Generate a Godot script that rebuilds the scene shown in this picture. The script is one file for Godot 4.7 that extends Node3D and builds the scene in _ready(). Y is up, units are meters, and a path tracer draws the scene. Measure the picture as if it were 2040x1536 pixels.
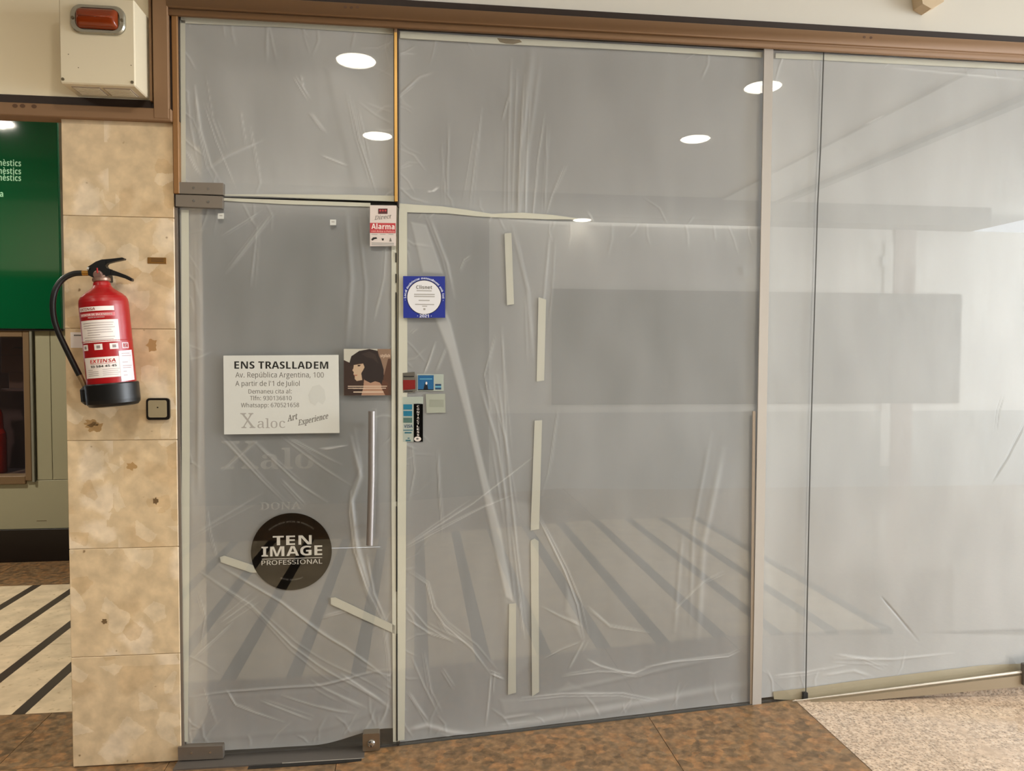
extends Node3D
# A closed-down shop front in an indoor arcade: a glass door and three glass panes with thin milky
# plastic film taped up behind them, a stone pier with an extinguisher, a passage to the left.
# x runs along the shop front, y is up, z = 0 is the outer face of the glass, +z is the corridor.

const EYE := Vector3(0, 1.52, 2.95)
const FOCAL := 1532.0
const CEIL := 3.17
var right_axis: Vector3
var up_axis: Vector3
var fwd_axis: Vector3
var M := {}
var rng := RandomNumberGenerator.new()

# ---------------------------------------------------------------- helpers
func axes(yaw: float, pitch: float, roll: float) -> void:
	fwd_axis = Vector3(sin(yaw) * cos(pitch), sin(pitch), -cos(yaw) * cos(pitch))
	var r := Vector3(cos(yaw), 0, sin(yaw))
	var u := r.cross(fwd_axis)
	right_axis = r * cos(roll) + u * sin(roll)
	up_axis = u * cos(roll) - r * sin(roll)

func P(px: float, py: float, z := 0.0) -> Vector3:   # where a photo measurement lies on an upright plane z
	var d := right_axis * ((px - 1020.0) / FOCAL) - up_axis * ((py - 768.0) / FOCAL) + fwd_axis
	return EYE + d * ((z - EYE.z) / d.z)

func P2(px: float, py: float, z := 0.0) -> Vector2:
	var p := P(px, py, z)
	return Vector2(p.x, p.y)

func numbered(parent: Node, called: String) -> String:
	if not parent.has_node(NodePath(called)):
		return called
	var k := 1
	while parent.has_node(NodePath("%s_%03d" % [called, k])):
		k += 1
	return "%s_%03d" % [called, k]

func tag(o: Node, label: String, category: String, group := "") -> Node:
	o.set_meta("label", label)
	o.set_meta("category", category)
	if group:
		o.set_meta("group", group)
	return o

func thing(called: String, label: String, category: String, at := Vector3.ZERO, group := "") -> Node3D:
	var o := Node3D.new()
	o.name = numbered(self, called)
	add_child(o, true)
	o.position = at
	tag(o, label, category, group)
	return o

func structure(called: String, label: String, category: String) -> Node3D:
	var o := thing(called, label, category)
	o.set_meta("kind", "structure")
	return o

func put(called: String, mesh: Mesh, m: Material, parent: Node, at := Vector3.ZERO) -> MeshInstance3D:
	var o := MeshInstance3D.new()
	o.name = numbered(parent, called)
	o.mesh = mesh
	o.material_override = m
	o.position = at
	parent.add_child(o, true)
	return o

func mat(called: String, c: Color, rough := 0.6, metal := 0.0) -> StandardMaterial3D:
	if M.has(called):
		return M[called]
	var m := StandardMaterial3D.new()
	m.resource_name = called
	m.albedo_color = c
	m.roughness = rough
	m.metallic = metal
	M[called] = m
	return m

func begin() -> SurfaceTool:
	var st := SurfaceTool.new()
	st.begin(Mesh.PRIMITIVE_TRIANGLES)
	st.set_smooth_group(-1)
	return st

func done(st: SurfaceTool) -> ArrayMesh:
	st.generate_normals()
	return st.commit()

func tri(st: SurfaceTool, a: Vector3, b: Vector3, c: Vector3, inside: Vector3) -> void:
	var n := (b - a).cross(c - a)
	if n.length_squared() < 1e-16:
		return
	if n.dot((a + b + c) / 3.0 - inside) > 0:
		var t := b
		b = c
		c = t
	st.add_vertex(a)
	st.add_vertex(b)
	st.add_vertex(c)

func quad(st: SurfaceTool, a: Vector3, b: Vector3, c: Vector3, d: Vector3, inside: Vector3) -> void:
	tri(st, a, b, c, inside)
	tri(st, a, c, d, inside)

func add_box(st: SurfaceTool, c: Vector3, s: Vector3, bev := 0.002, x := Transform3D()) -> void:
	var h := s * 0.5
	bev = minf(bev, minf(h.x, minf(h.y, h.z)) * 0.9)
	var v := {}
	for i in [-1, 1]:
		for j in [-1, 1]:
			for k in [-1, 1]:
				var o := Vector3(i, j, k)
				for ax in 3:
					var q := h - Vector3.ONE * bev
					q[ax] = h[ax]
					v[[i, j, k, ax]] = x * (c + o * q)
	var mid := x * c
	for ax in 3:
		var p := (ax + 1) % 3
		var q := (ax + 2) % 3
		for s1 in [-1, 1]:
			var ks := []
			for e in [[-1, -1], [1, -1], [1, 1], [-1, 1]]:
				var key := [0, 0, 0, ax]
				key[ax] = s1
				key[p] = e[0]
				key[q] = e[1]
				ks.append(v[key])
			quad(st, ks[0], ks[1], ks[2], ks[3], mid)
			for s2 in [-1, 1]:   # edge between +-p and +-q, along ax
				var a := [0, 0, 0, p]
				a[ax] = -1
				a[p] = s1
				a[q] = s2
				var b := a.duplicate()
				b[ax] = 1
				var a2 := a.duplicate()
				a2[3] = q
				var b2 := b.duplicate()
				b2[3] = q
				quad(st, v[a], v[b], v[b2], v[a2], mid)
	for i in [-1, 1]:
		for j in [-1, 1]:
			for k in [-1, 1]:
				tri(st, v[[i, j, k, 0]], v[[i, j, k, 1]], v[[i, j, k, 2]], mid)

func box_mesh(lo: Vector3, hi: Vector3, bev := 0.002) -> ArrayMesh:
	var st := begin()
	add_box(st, (lo + hi) * 0.5, (hi - lo).abs(), bev)
	return done(st)

func add_prism(st: SurfaceTool, pts: PackedVector2Array, z0: float, z1: float) -> void:
	if Geometry2D.is_polygon_clockwise(pts):
		pts.reverse()
	var idx := Geometry2D.triangulate_polygon(pts)
	var mid := Vector3(0, 0, (z0 + z1) * 0.5)
	for t in range(0, idx.size(), 3):
		for z in [z0, z1]:
			var a := Vector3(pts[idx[t]].x, pts[idx[t]].y, z)
			var b := Vector3(pts[idx[t + 1]].x, pts[idx[t + 1]].y, z)
			var c := Vector3(pts[idx[t + 2]].x, pts[idx[t + 2]].y, z)
			tri(st, a, b, c, (a + b + c) / 3.0 - Vector3(0, 0, z - mid.z))
	for i in pts.size():
		var p := pts[i]
		var q := pts[(i + 1) % pts.size()]
		var inward := Vector3(-(q - p).y, (q - p).x, 0)
		var m := Vector3((p.x + q.x) * 0.5, (p.y + q.y) * 0.5, mid.z) + inward
		quad(st, Vector3(p.x, p.y, z0), Vector3(q.x, q.y, z0), Vector3(q.x, q.y, z1), Vector3(p.x, p.y, z1), m)

func prism(pts: PackedVector2Array, z0: float, z1: float) -> ArrayMesh:
	var st := begin()
	add_prism(st, pts, z0, z1)
	return done(st)

func px_poly(list: Array, z := 0.0) -> PackedVector2Array:
	var out := PackedVector2Array()
	for i in range(0, list.size(), 2):
		out.append(P2(list[i], list[i + 1], z))
	return out

func round_rect(c: Vector2, s: Vector2, r: float, n := 6) -> PackedVector2Array:
	var out := PackedVector2Array()
	for k in 4:
		var o := Vector2([1, -1, -1, 1][k] * (s.x * 0.5 - r), [1, 1, -1, -1][k] * (s.y * 0.5 - r))
		for i in n + 1:
			var a := PI * 0.5 * (k + float(i) / n)
			out.append(c + o + Vector2(cos(a), sin(a)) * r)
	return out

func ellipse(c: Vector2, rx: float, ry: float, n := 48) -> PackedVector2Array:
	var out := PackedVector2Array()
	for i in n:
		out.append(c + Vector2(cos(TAU * i / n) * rx, sin(TAU * i / n) * ry))
	return out

func lathe(profile: Array, seg := 40) -> ArrayMesh:   # [radius, height] from bottom to top, smooth round the axis
	var st := begin()
	for i in profile.size() - 1:
		var a: Array = profile[i]
		var b: Array = profile[i + 1]
		var n2 := Vector2(b[1] - a[1], a[0] - b[0]).normalized()
		for k in seg:
			var t0 := TAU * k / seg
			var t1 := TAU * (k + 1) / seg
			var d0 := Vector3(cos(t0), 0, sin(t0))
			var d1 := Vector3(cos(t1), 0, sin(t1))
			var v := [d0 * a[0] + Vector3.UP * a[1], d1 * a[0] + Vector3.UP * a[1], d1 * b[0] + Vector3.UP * b[1], d0 * b[0] + Vector3.UP * b[1]]
			var n := [d0 * n2.x + Vector3.UP * n2.y, d1 * n2.x + Vector3.UP * n2.y, d1 * n2.x + Vector3.UP * n2.y, d0 * n2.x + Vector3.UP * n2.y]
			for q in [[0, 1, 2], [0, 2, 3]]:
				for j in q:
					st.set_normal(n[j])
					st.add_vertex(v[j])
	return st.commit()

func add_tube(st: SurfaceTool, pts: Array, radii: Array, seg := 14) -> void:
	var side := Vector3.ZERO
	var rings := []
	var nrm := []
	for i in pts.size():
		var t: Vector3 = (pts[mini(i + 1, pts.size() - 1)] - pts[maxi(i - 1, 0)]).normalized()
		if side == Vector3.ZERO:
			side = t.cross(Vector3.FORWARD if absf(t.z) < 0.9 else Vector3.UP).normalized()
		side = (side - t * side.dot(t)).normalized()
		var o := t.cross(side)
		var ring := []
		var rn := []
		for k in seg:
			var d := side * cos(TAU * k / seg) + o * sin(TAU * k / seg)
			ring.append(pts[i] + d * radii[i])
			rn.append(d)
		rings.append(ring)
		nrm.append(rn)
	for i in pts.size() - 1:
		for k in seg:
			var l := (k + 1) % seg
			for q in [[i, k], [i + 1, k], [i + 1, l], [i, k], [i + 1, l], [i, l]]:
				st.set_normal(nrm[q[0]][q[1]])
				st.add_vertex(rings[q[0]][q[1]])
	for e in [0, pts.size() - 1]:
		var n: Vector3 = (pts[e] - pts[1 if e == 0 else e - 1]).normalized()
		for k in seg:
			for v in [pts[e], rings[e][k], rings[e][(k + 1) % seg]]:
				st.set_normal(n)
				st.add_vertex(v)

func tube(pts: Array, radii: Array, seg := 14) -> ArrayMesh:
	var st := SurfaceTool.new()
	st.begin(Mesh.PRIMITIVE_TRIANGLES)
	add_tube(st, pts, radii, seg)
	return st.commit()

func smooth_path(pts: Array, n := 8) -> Array:
	var c := Curve3D.new()
	for i in pts.size():
		var t: Vector3 = (pts[mini(i + 1, pts.size() - 1)] - pts[maxi(i - 1, 0)]) / 6.0
		c.add_point(pts[i], -t, t)
	var out := []
	for i in pts.size() - 1:
		for k in n:
			out.append(c.sample(i, float(k) / n))
	out.append(pts[-1])
	return out

# ---------------------------------------------------------------- lettering
var fonts := {}
func font(bold: bool, serif: bool) -> SystemFont:
	var key := [bold, serif]
	if not fonts.has(key):
		var f := SystemFont.new()
		f.font_names = PackedStringArray(["Droid Serif" if serif else "Droid Sans"])
		f.font_weight = 700 if bold else 400
		fonts[key] = f
	return fonts[key]

# flat letters in the box from (0,0): width w and capital height h, sheared by slant; returns vertices in metres
func letters(s: String, w: float, h: float, bold := false, serif := false, slant := 0.0) -> PackedVector3Array:
	var t := TextMesh.new()
	t.font = font(bold, serif)
	t.font_size = 48
	t.pixel_size = 0.01
	t.depth = 0.0
	t.curve_step = 2.0
	t.text = "H"
	var cap := t.get_aabb()
	t.text = s
	var box := t.get_aabb()
	var a := t.surface_get_arrays(0)
	var v: PackedVector3Array = a[Mesh.ARRAY_VERTEX]
	var out := PackedVector3Array()
	var idx := PackedInt32Array()
	if a[Mesh.ARRAY_INDEX] != null:
		idx = a[Mesh.ARRAY_INDEX]
	if idx.is_empty():
		idx = PackedInt32Array(range(v.size()))
	var sx := w / box.size.x if w > 0 else h / cap.size.y
	for i in idx:
		var p := v[i]
		var y := (p.y - cap.position.y) * h / cap.size.y
		out.append(Vector3((p.x - box.position.x) * sx + y * slant, y, 0))
	return out

func flat_mesh(v: PackedVector3Array, n := Vector3(0, 0, 1)) -> ArrayMesh:
	var st := SurfaceTool.new()
	st.begin(Mesh.PRIMITIVE_TRIANGLES)
	for p in v:
		st.set_normal(n)
		st.add_vertex(p)
	return st.commit()

# a line of print on the plane z, between photo columns x0 and x1 on base line y, capitals cap high (all photo measures)
func print_line(s: String, x0: float, x1: float, y: float, cap: float, z: float, m: Material, parent: Node3D, bold := false, serif := false, slant := 0.0, turn := 0.0, called := "lettering") -> MeshInstance3D:
	var a := P(x0, y, z)
	var w := (P(x1, y, z) - a).x
	var h := (a - P(x0, y + cap, z)).y
	var v := letters(s, w, h, bold, serif, slant)
	for i in v.size():
		v[i] = v[i].rotated(Vector3.BACK, turn) + a - parent.position
	return put(called, flat_mesh(v), m, parent)

# print set round a circle; start and step in radians, clockwise from the top
func print_arc(s: String, c: Vector3, r: float, cap: float, from: float, to: float, m: Material, parent: Node3D, bold := true, below := false) -> void:
	var all := PackedVector3Array()
	var widths := []
	var total := 0.0
	for ch in s:
		var w := 0.55 if ch == " " else (0.45 if ch in "il.·tfjI" else (1.15 if ch in "mMwW" else 0.8))
		widths.append(w)
		total += w
	var at := 0.0
	for i in s.length():
		var ang := lerpf(from, to, (at + widths[i] * 0.5) / total)
		at += widths[i]
		if s[i] == " ":
			continue
		var lw: float = absf(to - from) * r * widths[i] / total * 0.86
		var v := letters(s[i], lw, cap, bold)
		for p in v:
			var q := Vector3(p.x - lw * 0.5, p.y - (0.0 if not below else cap), 0)
			if below:
				q.y += cap
				q = Vector3(q.x, q.y - cap, 0)
			var rad := r
			var dir := Vector3(sin(ang), cos(ang), 0)
			var along := Vector3(cos(ang), -sin(ang), 0)
			if below:
				along = -along
				all.append(c + dir * rad + along * q.x - dir * (q.y + cap))
			else:
				all.append(c + dir * (rad + q.y) + along * q.x)
	put("lettering", flat_mesh(all), m, parent)

# rows of print too small to read: thin bars
func small_print(list: Array, z: float, m: Material, parent: Node3D) -> void:   # x0, x1, y, thickness in photo measures
	for r in list:
		var a := P(r[0], r[2] + r[3] * 0.5, z)
		var b := P(r[1], r[2] - r[3] * 0.5, z)
		var st := begin()
		add_box(st, (a + b) * 0.5 - parent.position, Vector3(b.x - a.x, b.y - a.y, 0.0002), 0.00005)
		put("print_row", done(st), m, parent)

# ---------------------------------------------------------------- stone textures
func noise(kind: int, f: float, sd: int, octaves := 3) -> FastNoiseLite:
	var n := FastNoiseLite.new()
	n.noise_type = kind
	n.frequency = f
	n.seed = sd
	n.fractal_octaves = octaves
	return n

func bytes(n: FastNoiseLite, s: int) -> PackedByteArray:
	return n.get_seamless_image(s, s, false, false, 0.15, true).get_data()

func stone(s: int, paint: Callable, layers: Array) -> ImageTexture:
	var d := []
	for n in layers:
		d.append(bytes(n, s))
	var out := PackedByteArray()
	out.resize(s * s * 3)
	for i in s * s:
		var c: Color = paint.call(d, i)
		out[i * 3] = int(clampf(c.r, 0, 1) * 255)
		out[i * 3 + 1] = int(clampf(c.g, 0, 1) * 255)
		out[i * 3 + 2] = int(clampf(c.b, 0, 1) * 255)
	return ImageTexture.create_from_image(Image.create_from_data(s, s, false, Image.FORMAT_RGB8, out))

func stone_mat(called: String, tex: Texture2D, rough: float, scale: float, offset := Vector3.ZERO) -> StandardMaterial3D:
	var m := StandardMaterial3D.new()
	m.resource_name = called
	m.albedo_texture = tex
	m.roughness = rough
	m.uv1_triplanar = true
	m.uv1_world_triplanar = true
	m.uv1_scale = Vector3.ONE * scale
	m.uv1_offset = offset
	M[called] = m
	return m

func make_materials() -> void:
	var cell := noise(FastNoiseLite.TYPE_CELLULAR, 0.013, 5, 1)
	cell.fractal_type = FastNoiseLite.FRACTAL_NONE
	cell.cellular_return_type = FastNoiseLite.RETURN_CELL_VALUE
	cell.domain_warp_enabled = true
	cell.domain_warp_amplitude = 26.0
	cell.domain_warp_frequency = 0.012
	var edge := cell.duplicate()
	edge.cellular_return_type = FastNoiseLite.RETURN_DISTANCE2_SUB
	var cell2 := cell.duplicate()
	cell2.frequency = 0.03
	cell2.seed = 21
	cell2.domain_warp_amplitude = 14.0
	var cream := stone(512, func(d, i):
		var base := Color(0.80, 0.71, 0.575)
		var v: float = d[0][i] / 255.0
		var e: float = d[1][i] / 255.0
		var v2: float = d[2][i] / 255.0
		var f: float = d[3][i] / 255.0
		var c := base
		if v > 0.66:
			c = c.lerp(Color(0.87, 0.80, 0.70), smoothstep(0.05, 0.35, e) * 0.8)
		elif v < 0.12:
			c = c.lerp(Color(0.755, 0.65, 0.505), smoothstep(0.05, 0.3, e) * 0.6)
		if v2 > 0.8:
			c = c.lerp(Color(0.855, 0.785, 0.675), 0.6)
		elif v2 < 0.05:
			c = c.lerp(Color(0.73, 0.61, 0.45), 0.4)
		c = c.darkened((0.5 - f) * 0.16)
		if d[4][i] > 240:
			c = c.lerp(Color(0.36, 0.26, 0.15), smoothstep(240, 253, d[4][i]) * 0.6)
		return c, [cell, edge, cell2, noise(FastNoiseLite.TYPE_SIMPLEX, 0.02, 3, 5), noise(FastNoiseLite.TYPE_SIMPLEX, 0.018, 9, 3)])
	for k in 3:
		stone_mat("cream_marble_%d" % k, cream, 0.32, 1.0 / 0.95, Vector3(0.37, 0.23, 0.11) * k)
	var c3 := cell.duplicate()
	c3.frequency = 0.05
	c3.domain_warp_amplitude = 20.0
	c3.domain_warp_frequency = 0.03
	var brown := stone(512, func(d, i):
		var v: float = d[0][i] / 255.0
		var f: float = d[1][i] / 255.0
		var g: float = d[2][i] / 255.0
		var c := Color(0.50, 0.395, 0.28)
		if v > 0.78:
			c = c.lerp(Color(0.60, 0.42, 0.26), 0.4)
		elif v < 0.2:
			c = c.lerp(Color(0.34, 0.275, 0.20), 0.5)
		elif v < 0.3:
			c = c.lerp(Color(0.43, 0.365, 0.28), 0.5)
		c = c.darkened((0.5 - f) * 0.45)
		c = c.lerp(Color(0.60, 0.45, 0.29), smoothstep(0.66, 0.9, g) * 0.35)
		return c, [c3, noise(FastNoiseLite.TYPE_SIMPLEX, 0.03, 31, 4), noise(FastNoiseLite.TYPE_SIMPLEX, 0.02, 33, 3)])
	for k in 3:
		stone_mat("brown_stone_%d" % k, brown, 0.3, 1.0 / 0.8, Vector3(0.31, 0.17, 0.43) * k)
	var granite := stone(512, func(d, i):
		var v: float = d[0][i] / 255.0
		var f: float = d[1][i] / 255.0
		var c := Color(0.70, 0.615, 0.53)
		c = c.darkened((0.5 - f) * 0.3)
		if v > 0.7:
			c = c.lerp(Color(0.22, 0.19, 0.16), smoothstep(0.64, 0.84, v) * 0.45)
		elif v < 0.3:
			c = c.lerp(Color(0.80, 0.74, 0.66), 0.6)
		return c, [noise(FastNoiseLite.TYPE_SIMPLEX, 0.085, 41, 3), noise(FastNoiseLite.TYPE_SIMPLEX, 0.03, 43, 3)])
	for k in 2:
		stone_mat("granite_%d" % k, granite, 0.09, 1.0 / 0.8, Vector3(0.2, 0.4, 0.3) * k)
	var white := stone(256, func(d, i):
		var f: float = d[0][i] / 255.0
		var g: float = d[1][i] / 255.0
		var c := Color(0.87, 0.785, 0.655).darkened((0.5 - f) * 0.16)
		return c.lerp(Color(0.66, 0.57, 0.45), smoothstep(0.78, 0.95, g) * 0.5), [noise(FastNoiseLite.TYPE_SIMPLEX, 0.02, 51, 4), noise(FastNoiseLite.TYPE_SIMPLEX, 0.06, 53, 3)])
	stone_mat("white_marble", white, 0.25, 1.0)
	mat("dark_stone", Color(0.24, 0.205, 0.175), 0.3)
	mat("black_plinth", Color(0.085, 0.06, 0.05), 0.35)
	mat("plaster", Color(0.83, 0.815, 0.775), 0.85)
	mat("ceiling_white", Color(0.86, 0.85, 0.82), 0.9)
	mat("bronze", Color(0.51, 0.39, 0.275), 0.68, 0.08)
	mat("bronze_dark", Color(0.16, 0.10, 0.065), 0.55)
	mat("gold_trim", Color(0.75, 0.58, 0.30), 0.35, 0.4)
	mat("steel", Color(0.56, 0.525, 0.485), 0.42, 0.75)
	mat("chrome", Color(0.78, 0.77, 0.75), 0.2, 0.95)
	mat("sill_steel", Color(0.44, 0.42, 0.40), 0.45, 0.55)
	mat("gap_dark", Color(0.1, 0.085, 0.07), 0.8)
	mat("black_plastic", Color(0.032, 0.032, 0.036), 0.4)
	mat("rubber", Color(0.045, 0.045, 0.045), 0.42)
	mat("brass", Color(0.70, 0.52, 0.25), 0.35, 0.8)
	mat("red_enamel", Color(0.60, 0.075, 0.09), 0.3)
	mat("label_white", Color(0.88, 0.85, 0.83), 0.5)
	mat("label_pink", Color(0.87, 0.80, 0.82), 0.5)
	mat("ink_black", Color(0.06, 0.055, 0.05), 0.6)
	mat("ink_grey", Color(0.42, 0.41, 0.39), 0.6)
	mat("ink_pale", Color(0.62, 0.61, 0.59), 0.6)
	mat("ink_red", Color(0.72, 0.18, 0.17), 0.5)
	mat("paper", Color(0.77, 0.775, 0.755), 0.7)
	mat("tape", Color(0.80, 0.80, 0.745), 0.75)
	mat("tape_inner", Color(0.72, 0.72, 0.675), 0.75)
	mat("cover_strip", Color(0.68, 0.655, 0.625), 0.6)
	mat("tan_strip", Color(0.56, 0.50, 0.43), 0.55)
	mat("cream_metal", Color(0.62, 0.605, 0.50), 0.45)
	mat("wood_tan", Color(0.45, 0.36, 0.25), 0.5)
	mat("interior", Color(0.34, 0.325, 0.30), 0.9)
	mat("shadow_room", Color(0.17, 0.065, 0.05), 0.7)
	var g := mat("glass", Color(1, 1, 1, 0.0), 0.0)
	g.transparency = BaseMaterial3D.TRANSPARENCY_ALPHA
	var film := mat("film", Color(0.89, 0.90, 0.90, 1.0), 0.42)
	film.transparency = BaseMaterial3D.TRANSPARENCY_ALPHA
	film.vertex_color_use_as_albedo = true
	film.cull_mode = BaseMaterial3D.CULL_DISABLED
	film.backlight_enabled = true
	film.backlight = Color(0.5, 0.5, 0.5)
	var ghost := mat("ghost_print", Color(0.86, 0.85, 0.82, 0.15), 0.6)
	ghost.transparency = BaseMaterial3D.TRANSPARENCY_ALPHA
	var clear_label := mat("clear_label", Color(0.80, 0.84, 0.80, 0.55), 0.5)
	clear_label.transparency = BaseMaterial3D.TRANSPARENCY_ALPHA
	var green := mat("green_panel", Color(0.01, 0.31, 0.17), 0.0)
	green.roughness = 0.06
	mat("green_ink", Color(0.62, 0.86, 0.70), 0.5)

# ---------------------------------------------------------------- film behind the glass
# creases: [width in metres, height of the ridge, whitening 0..1, x, y, x, y ...] in photo measures
func film_mesh(x0: float, x1: float, bottom: Callable, top: Callable, z: float, alpha: float, creases: Array, sd: int, folds_and_sheen := [], puckers := [0.45, 0.35, 0.4]) -> ArrayMesh:
	const STEP := 0.0042
	var nx := int(ceil((x1 - x0) / STEP))
	var ymin := minf(bottom.call(x0), bottom.call(x1))
	var ymax := maxf(top.call(x0), top.call(x1))
	var ny := int(ceil((ymax - ymin) / STEP))
	var w := nx + 1
	var h := PackedFloat32Array()
	var k := PackedFloat32Array()
	h.resize(w * (ny + 1))
	k.resize(w * (ny + 1))
	var n1 := noise(FastNoiseLite.TYPE_SIMPLEX, 1.7, sd, 2)
	var n2 := noise(FastNoiseLite.TYPE_SIMPLEX, 9.0, sd + 1, 2)
	for j in ny + 1:
		for i in w:
			var X := x0 + (x1 - x0) * i / nx
			var Y := ymin + (ymax - ymin) * j / ny
			h[j * w + i] = n1.get_noise_2d(X, Y * 0.7) * 0.0022 + n2.get_noise_2d(X * 1.2, Y * 0.45) * 0.0005
			k[j * w + i] = n1.get_noise_2d(X * 2.1 + 7.0, Y * 0.8) * 0.035
	var sx := nx / (x1 - x0)
	var sy := ny / (ymax - ymin)
	for f in folds_and_sheen:   # doubled film: lapped-over areas, and one triangle of sheen painted as opacity
		var poly := px_poly(f[1], z)
		var lo := poly[0]
		var hi := poly[0]
		for p in poly:
			lo = lo.min(p)
			hi = hi.max(p)
		for j in range(maxi(0, int((lo.y - ymin) * sy)), mini(ny, int((hi.y - ymin) * sy) + 1) + 1):
			for i in range(maxi(0, int((lo.x - x0) * sx)), mini(nx, int((hi.x - x0) * sx) + 1) + 1):
				var q := Vector2(x0 + i / sx, ymin + j / sy)
				if Geometry2D.is_point_in_polygon(q, poly):
					var dmin := 1.0
					for e in poly.size():
						dmin = minf(dmin, Geometry2D.get_closest_point_to_segment(q, poly[e], poly[(e + 1) % poly.size()]).distance_to(q))
					var ramp := smoothstep(0.0, f[2], dmin)
					k[j * w + i] += f[0] * ramp
					h[j * w + i] += 0.0015 * ramp
	for j in ny + 1:   # the film is crumpled and hazier where it is pressed under the tape
		for i in w:
			var e := minf(minf(i / sx, (nx - i) / sx), minf(j / sy * 0.8, (ny - j) / sy))
			k[j * w + i] += 0.17 * exp(-e / 0.06)
	var r := RandomNumberGenerator.new()
	r.seed = sd
	var all := []
	for c in creases:
		var p := px_poly(c.slice(3), z)
		all.append([c[0] * 0.55, c[1] * 0.6, c[2] * 0.9, p])
		for t in 1 + r.randi() % 2:
			var q := PackedVector2Array()
			var o: Vector2 = Vector2(r.randf_range(-1, 1), r.randf_range(-1, 1)) * float(c[0]) * 2.6
			var turn := r.randf_range(-0.05, 0.05)
			for v in p:
				q.append(p[0] + (v - p[0]).rotated(turn) + o)
			if q.size() > 2 and r.randf() < 0.5:
				q.remove_at(0 if r.randf() < 0.5 else q.size() - 1)
			all.append([maxf(0.0026, c[0] * 0.33), c[1] * 0.4, c[2] * r.randf_range(0.25, 0.6), q])
	for t in int((x1 - x0 + ymax - ymin) * 2.0 / 0.04):   # short puckers round the border
		var side := r.randi() % 4
		if r.randf() > puckers[mini(side, 2)]:
			continue
		var a := Vector2(r.randf_range(x0, x1), r.randf_range(ymin, ymax))
		var d := Vector2(0, 1)
		if side == 0:
			a.x = x0
			d = Vector2(1, r.randf_range(-1.6, 0.6))
		elif side == 1:
			a.x = x1
			d = Vector2(-1, r.randf_range(-1.6, 0.6))
		elif side == 2:
			a.y = ymin + 0.01
			d = Vector2(r.randf_range(-0.9, 0.9), 1)
		else:
			a.y = ymax
			d = Vector2(r.randf_range(-0.5, 0.5), -1)
		var len := r.randf_range(0.03, 0.15)
		d = d.normalized()
		all.append([r.randf_range(0.0026, 0.005), 0.0015, r.randf_range(0.02, 0.10), PackedVector2Array([a, a + d * len * 0.5, a + d.rotated(r.randf_range(-0.3, 0.3)) * len])])
	for c in all:
		var pts: PackedVector2Array = c[3]
		var path := []
		for s in pts.size() - 1:
			var parts := maxi(1, int(pts[s].distance_to(pts[s + 1]) / 0.06))
			for q in parts:
				path.append(pts[s].lerp(pts[s + 1], float(q) / parts))
		path.append(pts[-1])
		var done_at := {}
		for s in path.size() - 1:
			var a: Vector2 = path[s]
			var b: Vector2 = path[s + 1]
			var m: float = c[0] * 2.2
			for j in range(maxi(0, int((minf(a.y, b.y) - m - ymin) * sy)), mini(ny, int((maxf(a.y, b.y) + m - ymin) * sy) + 1) + 1):
				for i in range(maxi(0, int((minf(a.x, b.x) - m - x0) * sx)), mini(nx, int((maxf(a.x, b.x) + m - x0) * sx) + 1) + 1):
					var q := Vector2(x0 + i / sx, ymin + j / sy)
					var cl := Geometry2D.get_closest_point_to_segment(q, a, b)
					var along := (s + (cl - a).length() / maxf(a.distance_to(b), 1e-6)) / (path.size() - 1)
					var fade := smoothstep(0.0, 0.18, along) * smoothstep(1.0, 0.72, along)
					var g := exp(-pow(cl.distance_to(q) / c[0], 2.0) * 1.4) * (0.25 + 0.75 * fade)
					var at := j * w + i
					done_at[at] = maxf(done_at.get(at, 0.0), g)
		for at in done_at:
			h[at] += c[1] * done_at[at]
			k[at] += c[2] * done_at[at]
	var V := PackedVector3Array()
	var N := PackedVector3Array()
	var C := PackedColorArray()
	var I := PackedInt32Array()
	for j in ny + 1:
		for i in w:
			var at := j * w + i
			var X := x0 + (x1 - x0) * i / nx
			var t := float(j) / ny
			var Y := lerpf(bottom.call(X), top.call(X), t)
			V.append(Vector3(X, Y, minf(z + h[at], -0.0122)))
			var dx := (h[mini(i + 1, nx) + j * w] - h[maxi(i - 1, 0) + j * w]) * sx * 0.5
			var dy := (h[i + mini(j + 1, ny) * w] - h[i + maxi(j - 1, 0) * w]) * sy * 0.5
			N.append(Vector3(-dx, -dy, 1).normalized())
			C.append(Color(1, 1, 1, clampf(alpha + k[at], 0.0, 0.97)))
	for j in ny:
		for i in nx:
			var a := j * w + i
			I.append_array([a, a + w, a + w + 1, a, a + w + 1, a + 1])
	var arr := []
	arr.resize(Mesh.ARRAY_MAX)
	arr[Mesh.ARRAY_VERTEX] = V
	arr[Mesh.ARRAY_NORMAL] = N
	arr[Mesh.ARRAY_COLOR] = C
	arr[Mesh.ARRAY_INDEX] = I
	var m := ArrayMesh.new()
	m.add_surface_from_arrays(Mesh.PRIMITIVE_TRIANGLES, arr)
	return m

func ramp(x: float) -> float:   # the arcade floor climbs towards the street
	if x < -0.3:
		return 0.0
	return 0.06 * (minf(x, 1.56) + 0.3)

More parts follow.
